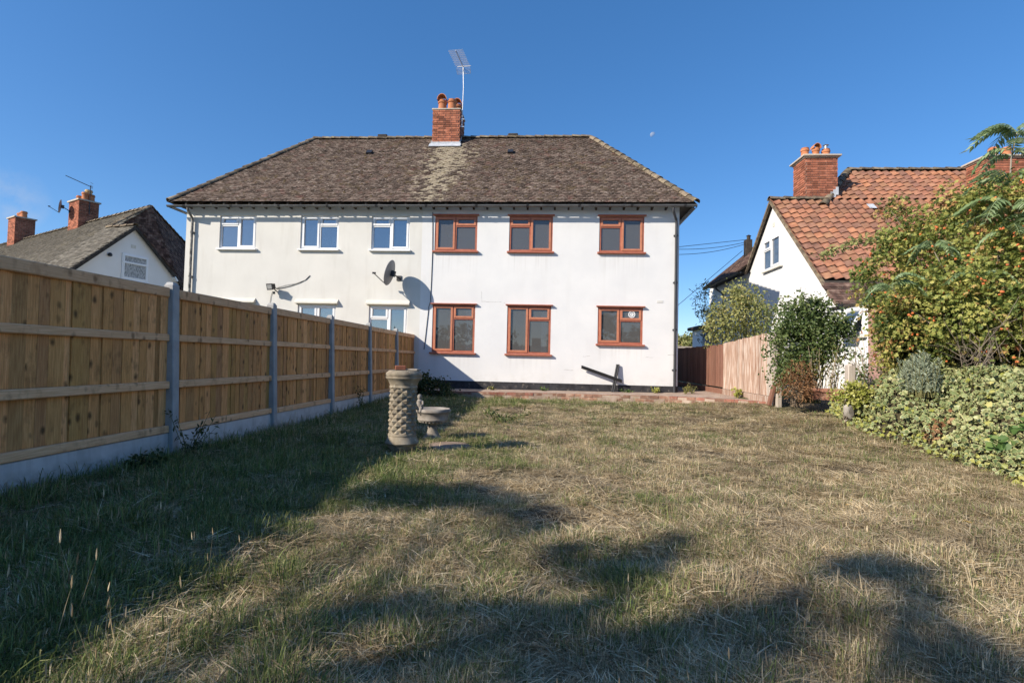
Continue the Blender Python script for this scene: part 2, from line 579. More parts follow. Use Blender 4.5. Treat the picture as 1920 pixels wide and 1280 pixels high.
M_board = surf('treated_softwood_board', [(.3, (.43, .205, .075)), (.5, (.57, .285, .106)), (.7, (.70, .385, .16))], ns=5, stretch=(22, 22, 1.1), detail=5, rough=.75,
               bump=.3, bs=9, bd=.003, rndstops=[(0, (.62, .60, .58)), (.22, (.86, .92, .74)), (.45, (.80, .77, .84)), (.7, (1.04, 1.02, .88)), (.88, (1.14, 1.10, 1.1)), (1, (1.42, 1.42, 1.5))],
               extra=wood_extra((.085, .045, .018), .9))
M_rail = surf('treated_softwood_rail', [(.3, (.58, .335, .17)), (.5, (.68, .41, .22)), (.7, (.77, .50, .29))], ns=5, stretch=(22, 1.1, 22), detail=5, rough=.75, rnd=.12,
              bump=.3, bs=9, bd=.003, extra=wood_extra((.16, .08, .035), .75))
M_gravelb = None


def splash(nt, raw, col):
    s = nd(nt, 'ShaderNodeSeparateXYZ', {0: raw})
    f = mth(nt, 'MULTIPLY', mapr(nt, s.outputs[2], .20, .02, 0, 1.2), mapr(nt, noise(nt, raw, 9, 5, .7), .38, .62))
    col = mixc(nt, mth(nt, 'MINIMUM', f, .75), col, (.20, .175, .13))
    st = nd(nt, 'ShaderNodeVectorMath', {0: raw, 1: (14, 14, 1.3)}, operation='MULTIPLY').outputs[0]
    return mixc(nt, mapr(nt, noise(nt, st, 1.0, 5, .6), .52, .72, 0, .3), col, (.24, .23, .21))


M_conc = surf('grey_concrete', [(.3, (.31, .31, .305)), (.7, (.42, .42, .41))], ns=6, detail=6, rnd=.06, rough=.9, bump=.3, bs=90, bd=.002,
              flecks=[(70, .66, .72, (.2, .2, .2), .6)], extra=splash)
M_gravelb = surf('pale_concrete_board', [(.3, (.46, .455, .44)), (.7, (.58, .575, .56))], ns=5, detail=6, rnd=.08, rough=.9, bump=.3, bs=90, bd=.002, extra=splash)
M_brownboard = surf('faded_brown_board', [(.28, (.22, .125, .085)), (.45, (.34, .215, .155)), (.62, (.54, .45, .38))], ns=3.2, stretch=(9, 9, .8), detail=6, rnd=.2, rough=.9, bump=.3, bs=12)
M_redboard = surf('red_stained_board', [(.3, (.15, .068, .045)), (.6, (.23, .115, .08)), (.8, (.33, .22, .17))], ns=3.2, stretch=(12, 12, .7), detail=6, rnd=.2, rough=.85, bump=.3, bs=12)
M_greyboard = surf('bleached_grey_board', [(.3, (.34, .28, .23)), (.7, (.52, .46, .40))], ns=3.2, stretch=(12, 12, .7), detail=6, rnd=.12, rough=.9, bump=.3, bs=12)
M_stone = surf('weathered_cast_stone', [(.25, (.15, .122, .09)), (.5, (.27, .228, .168)), (.75, (.38, .335, .26))], ns=9, detail=6, rough=.95, bump=.5, bs=70, bd=.006,
               flecks=[(4, .50, .66, (.11, .098, .078), .75), (11, .58, .68, (.20, .185, .12), .6), (22, .63, .7, (.55, .52, .42), .6)])
M_stone2 = surf('grey_cast_stone', [(.25, (.19, .165, .14)), (.5, (.29, .26, .225)), (.75, (.39, .36, .31))], ns=10, detail=6, rough=.95, bump=.5, bs=70, bd=.005,
                flecks=[(7, .58, .68, (.14, .12, .10), .6)])
M_trough = surf('faded_terracotta', [(.3, (.24, .105, .07)), (.7, (.36, .18, .125))], ns=9, rough=.95, bump=.3, bs=40, flecks=[(8, .55, .7, (.36, .29, .23), .6)])
M_slab = surf('brown_slab', [(.3, (.20, .14, .10)), (.7, (.32, .24, .18))], ns=8, rough=.95, bump=.5, bs=50, bd=.006)
M_paving = surf('pink_brick_paving', [(.25, (.24, .17, .13)), (.5, (.36, .27, .215)), (.75, (.46, .38, .31))], ns=4, detail=7, rough=.95, bump=.5, bs=40, bd=.006,
                flecks=[(9, .58, .7, (.30, .30, .12), .4)])
M_pink = surf('pink_painted_brick', [(.3, (.50, .27, .215)), (.7, (.60, .36, .29))], ns=4, rough=.9, bump=.3, bs=30)
M_bark = surf('grey_brown_bark', [(.3, (.12, .095, .07)), (.7, (.26, .215, .165))], ns=9, rough=.95, bump=.5, bs=40)
M_palebark = surf('pale_smooth_bark', [(.3, (.24, .20, .16)), (.7, (.36, .31, .26))], ns=7, rough=.9, bump=.3, bs=40)
M_interior = surf('plastered_room', [(0, (.56, .55, .52)), (1, (.62, .61, .58))], rough=.95)
M_curtain = surf('white_curtain', [(.3, (.70, .69, .66)), (.7, (.78, .77, .75))], ns=6, stretch=(30, 1, .2), rough=.9)
M_net = surf('patterned_net_curtain', [(.35, (.10, .11, .11)), (.55, (.42, .43, .43)), (.75, (.66, .67, .67))], ns=9, stretch=(5, 5, 1.2), detail=6, rough=.6, spec=.6)
M_slats = surf('cord', [(0, (.7, .69, .62)), (1, (.7, .69, .62))])


def glassmat(name, tint, refl, rough=.0, tr=(.75, .78, .8)):
    m = bpy.data.materials.new(name)
    m.use_nodes = True
    nt = m.node_tree
    out = nt.nodes['Material Output']
    nt.nodes.remove(nt.nodes['Principled BSDF'])
    fr = nd(nt, 'ShaderNodeFresnel', {0: 1.5})
    f = mth(nt, 'ADD', mth(nt, 'MULTIPLY', fr.outputs[0], 1.25), refl, clamp=True)
    wob = nd(nt, 'ShaderNodeBump', {'Strength': .05, 'Distance': .01, 'Height': noise(nt, position(nt), 2.2, 2)})
    gl = nd(nt, 'ShaderNodeBsdfGlossy', {'Color': (1, 1, 1, 1), 'Roughness': rough, 'Normal': wob.outputs[0]})
    tb = nd(nt, 'ShaderNodeBsdfTransparent', {0: c4(tr)})
    df = nd(nt, 'ShaderNodeBsdfDiffuse', {0: c4(tint)})
    a = nd(nt, 'ShaderNodeMixShader', {0: .25, 1: tb.outputs[0], 2: df.outputs[0]})
    b = nd(nt, 'ShaderNodeMixShader', {0: f, 1: a.outputs[0], 2: gl.outputs[0]})
    nt.links.new(b.outputs[0], out.inputs[0])
    return m


M_glass = glassmat('grey_tint_glass', (.34, .335, .32), .0)  # even grey tint mixed in, standing in for the dimly lit rooms
M_dglass = glassmat('double_glazing', (.05, .07, .10), .20)
M_opaque_glass = surf('dark_window_glass', [(.3, (.05, .07, .10)), (.7, (.12, .15, .19))], ns=2, rough=.08, spec=.9)

M_straw = leafmat('dry_straw_blade', [(0, (.22, .16, .09)), (.3, (.46, .36, .215)), (.7, (.72, .585, .37)), (1, (.88, .77, .55))], .38, .75, 'island', (1.3, .42, .66, (.26, .20, .13), .5), .15, tuft=.3)
M_blade = leafmat('green_grass_blade', [(0, (.06, .10, .028)), (.45, (.15, .20, .055)), (.8, (.25, .29, .10)), (1, (.44, .41, .20))], .35, .55, 'island', (1.1, .5, .8, (.20, .19, .075), .55), .25, tuft=.3)
M_weed = leafmat('weed_leaf', [(0, (.06, .12, .03)), (.6, (.12, .21, .055)), (1, (.21, .29, .09))], .3, .5, 'island')


# ------------------------------------------------------------------ ground sheet
def axis(lo, hi, step, far):
    a = list(np.arange(lo, hi + 1e-6, step))
    g = step
    x = hi
    right = []
    while x < far:
        g *= 1.5
        x += g
        right.append(x)
    g = step
    x = lo
    left = []
    while x > -far:
        g *= 1.5
        x -= g
        left.append(x)
    return np.array(left[::-1] + a + right)


gx, gy = axis(-4.2, 7.0, .055, 900), axis(.6, 13.6, .055, 900)
GX, GY = np.meshgrid(gx, gy)
GV = np.stack([GX, GY, ground_h(GX, GY)], -1).reshape(-1, 3)
nxg, nyg = len(gx), len(gy)
ii = (np.arange(nyg - 1)[:, None] * nxg + np.arange(nxg - 1)[None, :]).ravel()
GF = np.stack([ii, ii + 1, ii + 1 + nxg, ii + nxg], 1)
o = link('ground', quads('ground', GV, GF, [M_ground], smooth=True))
tag(o, kind='structure')


# ------------------------------------------------------------------ generic builders
def box_me(name, mat, hx, hy, hz, ch=0.0):
    b = MB()
    b.box(-hx, hx, -hy, hy, -hz, hz, ch)
    me = bpy.data.meshes.new(name)
    me.from_pydata(b.v, [], b.f)
    me.materials.append(mat)
    return me


def mesh_arrays(me):
    V = np.array([v.co[:] for v in me.vertices])
    F = [list(p.vertices) for p in me.polygons]
    return V, F


def join_instances(name, me, Ms, parent, kind='stuff'):
    if not Ms:
        return None
    V, F = mesh_arrays(me)
    A = np.array([[list(r) for r in M] for M in Ms])
    P = np.einsum('nij,vj->nvi', A[:, :3, :3], V) + A[:, None, :3, 3]
    P = P - np.array(WL[parent.name])
    n, k = len(Ms), len(V)
    tot = np.array([len(f) for f in F])
    lp = np.concatenate([np.array(f) for f in F])
    loops = (lp[None, :] + (np.arange(n) * k)[:, None]).ravel()
    st1 = np.concatenate([[0], np.cumsum(tot)[:-1]])
    starts = (st1[None, :] + (np.arange(n) * len(lp))[:, None]).ravel()
    m2 = npmesh(name, P.reshape(-1, 3), loops, starts, None, list(me.materials), smooth=me.polygons[0].use_smooth)
    o = link(name, m2, parent)
    if kind:
        o['kind'] = kind
    return o


def frame_m(o, u, v, n):
    return Matrix(((u.x, v.x, n.x, o.x), (u.y, v.y, n.y, o.y), (u.z, v.z, n.z, o.z), (0, 0, 0, 1)))


def inside(poly, x, y):
    s = None
    for i in range(len(poly)):
        a, b = poly[i], poly[(i + 1) % len(poly)]
        c = (b[0] - a[0]) * (y - a[1]) - (b[1] - a[1]) * (x - a[0])
        if abs(c) < 1e-9:
            continue
        if s is None:
            s = c > 0
        elif (c > 0) != s:
            return False
    return True


def tile_plane(name, me, corners, udir, tw, gauge, parent, nobj, tilt=.09, jit=.006, stagger=True, skip=None, restname='tile', lift=.0, umod=None):
    """lay tiles over a convex roof slope; the nearest nobj are objects, the rest one joined part"""
    o = Vector(corners[0])
    u = Vector(udir).normalized()
    nrm = (Vector(corners[1]) - o).cross(Vector(corners[2]) - o).normalized()
    if nrm.z < 0:
        nrm = -nrm
    u = (u - nrm * u.dot(nrm)).normalized()
    v = nrm.cross(u).normalized()
    if v.z < 0:
        u, v = -u, -v
    poly = [((Vector(c) - o).dot(u), (Vector(c) - o).dot(v)) for c in corners]
    us = [p[0] for p in poly]
    vs_ = [p[1] for p in poly]
    Ms = []
    r = 0
    y = min(vs_) + gauge * .5
    while y < max(vs_):
        off = (tw / 2 if (stagger and r % 2) else 0) + (random.uniform(-.012, .012) if stagger else random.uniform(.001, .016))
        x = min(us) - tw + off
        while x < max(us) + tw:
            if inside(poly, x, y) and not (skip and skip(o + u * x + v * y)):
                p = o + u * (x + random.uniform(-jit, jit)) + v * (y + random.uniform(-jit, jit)) + nrm * (lift + random.uniform(-.003, .004))
                a = tilt + random.uniform(-.02, .02)
                v2 = (v * math.cos(a) - nrm * math.sin(a))
                n2 = u.cross(v2)
                rz = random.uniform(-.025, .025)
                u2 = u * math.cos(rz) + v2 * math.sin(rz)
                v3 = n2.cross(u2)
                Ms.append(frame_m(p, u2, v3, n2))
            x += tw
        r += 1
        y += gauge
    Ms.sort(key=lambda M: (M.translation - CAMPOS).length)
    for M in Ms[:nobj]:
        piece(name, me, M, parent)
    join_instances(restname, me, Ms[nobj:], parent)
    return len(Ms)


def round_tiles(name, me, p0, p1, L, parent, up=(0, 0, 1)):
    p0, p1 = Vector(p0), Vector(p1)
    d = p1 - p0
    n = max(1, round(d.length / L))
    t = d.normalized()
    side = t.cross(Vector(up)).normalized()
    nn = side.cross(t)
    s = d.length / n / L
    for k in range(n):
        c = p0 + d * ((k + .5) / n) + nn * random.uniform(-.006, .008)
        a = .03
        t2 = t * math.cos(a) - nn * math.sin(a)
        n2 = side.cross(t2)
        M = frame_m(c, side, t2 * s, n2)
        piece(name, me, M, parent)


def half_round_me(name, mat, r, L, seg=8, squash=.8, th=.016):
    b = MB()
    vs, fs = [], []
    for (yy, rr) in ((-L / 2 - .02, r + .008), (L / 2, r - .012)):
        for q in (0, th):
            for k in range(seg + 1):
                a = PI * k / seg
                vs.append(((rr - q) * math.cos(a), yy, (rr - q) * squash * math.sin(a)))
    m = seg + 1
    for k in range(seg):
        fs.append((k, k + 1, 2 * m + k + 1, 2 * m + k))
        fs.append((m + k, 3 * m + k, 3 * m + k + 1, m + k + 1))
        fs.append((k, m + k, m + k + 1, k + 1))
        fs.append((2 * m + k, 2 * m + k + 1, 3 * m + k + 1, 3 * m + k))
    me = bpy.data.meshes.new(name)
    me.from_pydata(vs, [], fs)
    me.materials.append(mat)
    me.polygons.foreach_set('use_smooth', [True] * len(fs))
    me.set_sharp_from_angle(angle=math.radians(40))
    return me


BRICK = box_me('brick', M_brick, .5, .5, .5, 0)


def brick_faces(parent, x0, x1, y0, y1, z0, z1, faces, as_objects='f', cull=None, ch=.075, bl=.225):
    """thin proud bricks in stretcher bond round a stack; faces f(ront) b(ack) l(eft) r(ight)"""
    Ms = {'o': [], 's': []}
    nco = int(round((z1 - z0) / ch))
    hgt = (z1 - z0) / nco
    for c in range(nco):
        z = z0 + (c + .5) * hgt
        for fch in faces:
            full = (c % 2 == 0) == (fch in 'fb')
            if fch in 'fb':
                a0, a1 = x0, x1
            else:
                a0, a1 = y0, y1
            if not full:
                a0 += .05
                a1 -= .05
            s = a0
            first = .5 if c % 2 else 1.0
            k = 0
            while s < a1 - .02:
                L = bl * (first if k == 0 else 1.0)
                e = min(s + L, a1)
                if a1 - e < .05:
                    e = a1
                m = (s + e) / 2
                ln = e - s - .016
                pr = random.uniform(.004, .010)
                th = .056
                if fch == 'f':
                    p, sc = Vector((m, y0 - pr + th / 2, z)), (ln, th, hgt - .016)
                elif fch == 'b':
                    p, sc = Vector((m, y1 + pr - th / 2, z)), (ln, th, hgt - .016)
                elif fch == 'l':
                    p, sc = Vector((x0 - pr + th / 2, m, z)), (th, ln, hgt - .016)
                else:
                    p, sc = Vector((x1 + pr - th / 2, m, z)), (th, ln, hgt - .016)
                if not (cull and cull(p)):
                    Ms['o' if fch in as_objects else 's'].append(Matrix.Translation(p) @ Matrix.Diagonal((*sc, 1)))
                s = e
                k += 1
    for M in Ms['o'][:300]:
        piece('brick', BRICK, M, parent)
    join_instances('brick', BRICK, Ms['o'][300:] + Ms['s'], parent)


def window(parent, T, x0, x1, z0, z1, lay, fm, glass, sillm, sashm=None, sill=True, hood=False, hoodm=None, yf=.02, split=.5, vent=.30, opaque=False, sill_w=.05, fw_=.055):
    sashm = sashm or fm
    b = MB(T)
    dep = .07
    y0, y1 = yf, yf + dep
    w = fw_
    b.box(x0, x0 + w, y0, y1, z0, z1, .004)
    b.box(x1 - w, x1, y0, y1, z0, z1, .004)
    b.box(x0 + w, x1 - w, y0 + .001, y1, z1 - w, z1, .004)
    b.box(x0 + w, x1 - w, y0 + .001, y1, z0, z0 + w, .004)
    xm = x0 + (x1 - x0) * split
    if lay != 'N':
        b.box(xm - w / 2, xm + w / 2, y0 + .002, y1, z0 + w, z1 - w, .004)
    zv = z1 - (z1 - z0) * vent
    cols = [(x0 + w, xm - w / 2), (xm + w / 2, x1 - w)] if lay != 'N' else [(x0 + w, x1 - w)]
    lights = []
    for k, (a, c) in enumerate(cols):
        if lay == 'B' or (lay == 'L' and k == 0) or (lay == 'R' and k == 1):
            b.box(a, c, y0 + .003, y1, zv - w / 2, zv + w / 2, .004)
            lights += [(a, c, zv + w / 2, z1 - w, True), (a, c, z0 + w, zv - w / 2, False)]
        else:
            lights.append((a, c, z0 + w, z1 - w, True))
    f = b.build('window', fm, parent)
    for (a, c, q0, q1, sash) in lights:
        s = .045 if sash else .012
        if sash:
            sb = MB(T)
            e = .012
            ys = y0 - .016
            sb.box(a - e, a + s, ys, y1 - .02, q0 - e, q1 + e, .004)
            sb.box(c - s, c + e, ys, y1 - .02, q0 - e, q1 + e, .004)
            sb.box(a + s, c - s, ys + .001, y1 - .02, q1 - s, q1 + e, .004)
            sb.box(a + s, c - s, ys + .001, y1 - .02, q0 - e, q0 + s, .004)
            sb.build('sash', sashm, f)
        pb = MB(T)
        yp = y0 + .028
        pb.box(a + s - .004, c - s + .004, yp, yp + .006, q0 + s - .004, q1 - s + .004)
        pb.build('pane', glass, f)
    if sill:
        sb = MB(T)
        sb.box(x0 - sill_w, x1 + sill_w, -.085, y0 + .03, z0 - .05, z0 - .002, .006)
        sb.build('sill', sillm, f)
    if hood:
        hb = MB(T)
        hb.box(x0 - .05, x1 + .05, -.085, .05, z1 + .004, z1 + .034, .004)
        hb.build('hood', hoodm or sillm, f)
    return f


def wall_holes(name, mat, parent, T, x0, x1, z0, z1, holes, depth=.12):
    xs = sorted({x0, x1, *[h[0] for h in holes], *[h[1] for h in holes]})
    zs = sorted({z0, z1, *[h[2] for h in holes], *[h[3] for h in holes]})
    b = MB(T)

    def hole(x, z):
        return any(h[0] < x < h[1] and h[2] < z < h[3] for h in holes)
    for i in range(len(xs) - 1):
        for j in range(len(zs) - 1):
            if not hole((xs[i] + xs[i + 1]) / 2, (zs[j] + zs[j + 1]) / 2):
                b.poly([(xs[i], 0, zs[j]), (xs[i + 1], 0, zs[j]), (xs[i + 1], 0, zs[j + 1]), (xs[i], 0, zs[j + 1])])
    for (a, c, q0, q1) in holes:
        b.poly([(a, 0, q0), (a, depth, q0), (a, depth, q1), (a, 0, q1)])
        b.poly([(c, 0, q0), (c, 0, q1), (c, depth, q1), (c, depth, q0)])
        b.poly([(a, 0, q1), (a, depth, q1), (c, depth, q1), (c, 0, q1)])
        b.poly([(a, 0, q0), (c, 0, q0), (c, depth, q0), (a, depth, q0)])
    return b.build(name, mat, parent)


def pot(parent, x, y, z, h, r, mat=None, hooded=False, cap=False):
    b = MB()
    b.lathe((x, y, z), [(r * 1.12, -.05), (r * 1.12, .04), (r * .98, .06), (r * .92, h * .6), (r * .9, h - .12), (r * 1.08, h - .10), (r * 1.08, h - .05), (r * .95, h - .04), (r * .95, h), (r * .7, h), (r * .7, h - .1)], 16)
    if hooded:
        vs, fs = [], []
        n = 12
        for q in (1.12, 1.0):
            for k in range(n + 1):
                a = PI * k / n
                for yy in (-r * 1.1, r * 1.1):
                    vs.append((x + r * q * math.cos(a), y + yy, z + h - .02 + r * q * 1.25 * math.sin(a)))
        m = 2 * (n + 1)
        for k in range(n):
            fs += [(2 * k, 2 * k + 1, 2 * k + 3, 2 * k + 2), (m + 2 * k, m + 2 * k + 2, m + 2 * k + 3, m + 2 * k + 1),
                   (2 * k, 2 * k + 2, m + 2 * k + 2, m + 2 * k), (2 * k + 1, m + 2 * k + 1, m + 2 * k + 3, 2 * k + 3)]
        b.add(vs, fs, True)
    p = b.build('chimney_pot', mat or M_pot, parent)
    if cap:
        c = MB()
        c.lathe((x, y, z + h), [(.05, -.02), (.05, .12), (.09, .13), (.02, .17)], 12)
        c.build('flue_cowl', M_metal, parent)
    return p

# ================================================================== THE SEMI-DETACHED HOUSE
D = 14.54
XL, XR, XS = -10.75, 3.535, -3.67
house = thing('semi_detached_house', 'pair of white and cream rendered houses under one wide mossy hipped roof', 'house', (-3.6, D, .25))
TF = Matrix.Translation((0, D, 0))
ZU0, ZU1 = 4.13, 5.135
right_w = [(-3.303, -2.085, ZU0, ZU1, 'R'), (-1.175, .05, ZU0, ZU1, 'L'), (1.347, 2.58, ZU0, ZU1, 'L'),
           (-3.303, -2.085, 1.25, 2.60, 'R'), (-1.175, .05, 1.25, 2.60, 'R'), (1.347, 2.58, 1.58, 2.60, 'R')]
left_w = [(-9.715, -8.603, 4.145, 5.12, 'L'), (-7.26, -6.129, 4.145, 5.12, 'R'), (-5.153, -4.032, 4.145, 5.12, 'L'),
          (-9.715, -8.603, 1.25, 2.54, 'L'), (-7.26, -6.129, 1.25, 2.54, 'B'), (-5.153, -4.032, 1.25, 2.54, 'L')]
wall_holes('wall', M_white, house, TF, XS, XR, .15, 5.46, [w[:4] for w in right_w])
wl_ = wall_holes('wall', M_cream, house, TF, XL, XS, .0, 5.46, [w[:4] for w in left_w])
b = MB()
b.poly([(XR, D, .15), (XR, 21.2, .15), (XR, 21.2, 5.46), (XR, D, 5.46)])
b.poly([(XR, 21.2, .15), (XS, 21.2, .15), (XS, 21.2, 5.46), (XR, 21.2, 5.46)])
b.build('wall', M_white, house)
b = MB()
b.poly([(XL, 21.2, 0), (XL, D, 0), (XL, D, 5.46), (XL, 21.2, 5.46)])
b.poly([(XS, 21.2, 0), (XL, 21.2, 0), (XL, 21.2, 5.46), (XS, 21.2, 5.46)])
b.build('wall', M_cream, house)
b = MB()
b.box(XS, XR + .015, D - .018, D + .05, .12, .458, .004)
b.build('plinth', M_plinth, house)
# rooms behind the glass
b = MB()
for (xa, xb) in ((XL + .15, XS - .1), (XS + .1, -.6), (-.5, XR - .15)) if False else ((XL + .15, XS - .1), (XS + .1, XR - .15)):
    for (za, zb) in ((.3, 2.68), (2.85, 5.3)):
        ya, yb = D + .125, D + 3.6
        b.poly([(xa, yb, za), (xb, yb, za), (xb, yb, zb), (xa, yb, zb)])
        b.poly([(xa, ya, za), (xb, ya, za), (xb, yb, za), (xa, yb, za)])
        b.poly([(xa, ya, zb), (xa, yb, zb), (xb, yb, zb), (xb, ya, zb)])
        b.poly([(xa, ya, za), (xa, yb, za), (xa, yb, zb), (xa, ya, zb)])
        b.poly([(xb, ya, za), (xb, ya, zb), (xb, yb, zb), (xb, yb, za)])
for x in (-6.0, -7.9, -1.6, .75):
    b.box(x - .05, x + .05, D + .13, D + 3.6, .3, 5.3)
b.build('interior_wall', M_interior, house)
for i, (a, c, q0, q1, lay) in enumerate(right_w):
    f = window(house, TF, a, c, q0, q1, lay, M_brown_dark, M_glass, M_brown_dark, sashm=M_brown, hood=True, hoodm=M_brown_dark, yf=.015, split=.49, vent=.29 if i != 5 else .36)
    f['label'] = 'red-brown painted casement window'
    cb = MB(TF)
    if i in (3, 4):
        n = 10
        for k in range(n):
            x = c - .27 + .16 * k / n
            cb.box(x, x + .0155, .088 + .012 * (k % 2), .10 + .012 * (k % 2), q0 + .05, q1 - .05)
        cb.build('curtain', M_curtain, f)
    if i == 5:
        cc = TF @ Vector((c - .30, .035, q1 - .19))
        fb = MB()
        n = 20
        for (ra, rb_) in ((.075, .095), (.03, .05)):
            vs, fs = [], []
            for k in range(n):
                a_ = 2 * PI * k / n
                for (rr, yy) in ((ra, -.015), (rb_, -.015), (rb_, .01), (ra, .01)):
                    vs.append((cc.x + rr * math.cos(a_), cc.y + yy, cc.z + rr * math.sin(a_)))
            for k in range(n):
                for q in range(4):
                    fs.append((4 * k + q, 4 * ((k + 1) % n) + q, 4 * ((k + 1) % n) + (q + 1) % 4, 4 * k + (q + 1) % 4))
            fb.add(vs, fs)
        for k in range(6):
            a_ = PI * k / 6
            dx, dz = math.cos(a_) * .08, math.sin(a_) * .08
            fb.tube([(cc.x - dx, cc.y, cc.z - dz), (cc.x + dx, cc.y, cc.z + dz)], .006, 4)
        fb.build('extractor_fan', M_upvc, f)
        cb = MB(TF)
        for (x, zlo) in ((c - .40, q0 + .3), (c - .26, q0 + .36), (c - .17, q0 + .26), (c - .11, q0 + .1)):
            cb.tube([(x, .09, zlo), (x, .09, q1 - .42)], .006, 5)
            cb.tube([(x, .09, zlo - .05), (x, .09, zlo)], .014, 6)
        cb.build('blind_cord', M_slats, f)
for i, (a, c, q0, q1, lay) in enumerate(left_w):
    f = window(house, TF, a, c, q0, q1, lay, M_upvc, M_dglass, M_upvc if i < 3 else M_creamtrim, hood=False, yf=.04, split=.5, vent=.29 if i != 4 else .45)
    f['label'] = 'white plastic casement window'
    if i >= 3:
        hb = MB(TF)
        hb.add([(a - .07, 0, q1 + .16), (c + .07, 0, q1 + .16), (c + .07, -.10, q1 + .06), (a - .07, -.10, q1 + .06), (a - .07, 0, q1 + .02), (c + .07, 0, q1 + .02), (c + .07, -.10, q1 + .025), (a - .07, -.10, q1 + .025)],
               [(0, 3, 2, 1), (3, 7, 6, 2), (4, 5, 6, 7), (0, 4, 7, 3), (1, 2, 6, 5)])
        hb.build('hood', M_creamtrim, f)
    for (xa, xb) in ((a + .30, a + .52), (c - .36, c - .18)):
        cb = MB(TF)
        cb.box(xa, xb, .35, .37, q0 + .06, q0 + .42)
        cb.build('blind', M_curtain, f)
# air brick and hairline cracks in the render
b = MB(TF)
b.box(2.95, 3.12, -.006, .02, 2.735, 2.815, .002)
ab = b.build('air_brick', M_white, house)
b = MB(TF)
for k in range(3):
    for j in range(4):
        b.box(2.96 + j * .04, 2.99 + j * .04, -.009, .0, 2.745 + k * .023, 2.757 + k * .023)
b.build('grille', M_creamtrim, ab)
M_crack = surf('render_crack', [(.3, (.30, .29, .27)), (.7, (.52, .51, .49))], ns=25)
for pts in ([(903, 545), (903.5, 565), (904, 566)], [(904, 565), (922, 566), (940, 566)], [(945, 567), (946, 569)], [(1210, 669.5), (1218, 670), (1225, 669.5)],
            [(1093, 668.5), (1106, 667)], [(1057, 693), (1075, 694)], [(1252, 665), (1268, 665)]):
    P = []
    for k in range(len(pts) - 1):
        A, B = aty(*pts[k], D), aty(*pts[k + 1], D)
        n = 7
        P += [A.lerp(B, q / n) + Vector((random.uniform(-.004, .004), 0, random.uniform(-.008, .008))) for q in range(n)]
    P.append(aty(*pts[-1], D))
    b = MB()
    for k in range(len(P) - 1):
        d = (P[k + 1] - P[k]).normalized()
        s = Vector((-d.z, 0, d.x)) * random.uniform(.002, .006)
        w = Vector((0, -.0012, 0))
        b.poly([P[k] - s + w, P[k + 1] - s + w, P[k + 1] + s + w, P[k] + s + w])
    b.build('crack', M_crack, house)

# ---------------- roof
EY, EZ, RY, RZ = 14.27, 5.455, 17.86, 8.80
GY = 14.225
EXL, EXR = -11.10, 3.90
RXL, RXR = -8.52, 1.31
BY = 2 * RY - EY
roof_b = MB()
dz = Vector((0, 0, -.03))
A, B_, C_, D_ = Vector((EXL, EY, EZ)), Vector((EXR, EY, EZ)), Vector((EXR, BY, EZ)), Vector((EXL, BY, EZ))
R1, R2 = Vector((RXL, RY, RZ)), Vector((RXR, RY, RZ))
for poly in ([A, B_, R2, R1], [B_, C_, R2], [C_, D_, R1, R2], [D_, A, R1]):
    roof_b.poly([p + dz for p in poly])
roof_b.poly([A + Vector((.02, .02, -.045)), D_ + Vector((.02, -.02, -.045)), D_ + Vector((.33, -.3, -.045)), A + Vector((.33, .3, -.045))])
roof_b.poly([B_ + Vector((-.02, .02, -.045)), B_ + Vector((-.35, .3, -.045)), C_ + Vector((-.35, -.3, -.045)), C_ + Vector((-.02, -.02, -.045))])
roof = roof_b.build('roof', M_darkwood, house)


def tile_me(name, mat, hx, hy, hz, camber):
    """plain tile: cambered along and across"""
    vs, fs = [], []
    nx, ny = 4, 2
    for sgn in (1, -1):
        for j in range(ny + 1):
            for i in range(nx + 1):
                x, y = (2 * i / nx - 1), (2 * j / ny - 1)
                vs.append((x * hx, y * hy, sgn * hz + camber * (1 - x * x) + camber * .9 * (1 - y) * .5 * (1 - (y + 1) * .5)))
    m = (nx + 1) * (ny + 1)
    for j in range(ny):
        for i in range(nx):
            a = j * (nx + 1) + i
            fs.append((a, a + 1, a + nx + 2, a + nx + 1))
    for i in range(nx):
        fs.append((i, m + i, m + i + 1, i + 1))
    for e in (0, nx):
        for j in range(ny):
            a = j * (nx + 1) + e
            fs.append((a, a + nx + 1, m + a + nx + 1, m + a) if e == 0 else (a, m + a, m + a + nx + 1, a + nx + 1))
    me = bpy.data.meshes.new(name)
    me.from_pydata(vs, [], fs)
    me.materials.append(mat)
    return me


TILE = tile_me('tile', M_tile, .079, .095, .0075, .006)
CHX0, CHX1, CHY0, CHY1 = -4.14, -3.19, 17.38, 18.30


def skip_main(p):
    return CHX0 - .02 < p.x < CHX1 + .02 and p.y > CHY0 - .03


tile_plane('tile', TILE, [A, B_, R2, R1], (1, 0, 0), .165, .098, roof, 300, skip=skip_main, lift=.012)
tile_plane('tile', TILE, [B_, C_, R2], (0, 1, 0), .165, .098, roof, 0, lift=.012)
tile_plane('tile', TILE, [D_, A, R1], (0, -1, 0), .165, .098, roof, 0, lift=.012)
tile_plane('tile', TILE, [C_, D_, R1, R2], (-1, 0, 0), .165, .098, roof, 0, lift=.012)
RIDGE = half_round_me('ridge_tile', M_ridge, .125, .33)
up = Vector((0, 0, -.005))
round_tiles('ridge_tile', RIDGE, R1 + up, (CHX0 - .02, RY, RZ - .005), .33, roof)
round_tiles('ridge_tile', RIDGE, (CHX1 + .02, RY, RZ - .005), R2 + up, .33, roof)
for (p, q) in ((A, R1), (B_, R2), (C_, R2), (D_, R1)):
    round_tiles('hip_tile', RIDGE, p + Vector((0, 0, .0)), q + Vector((0, 0, .0)), .33, roof)
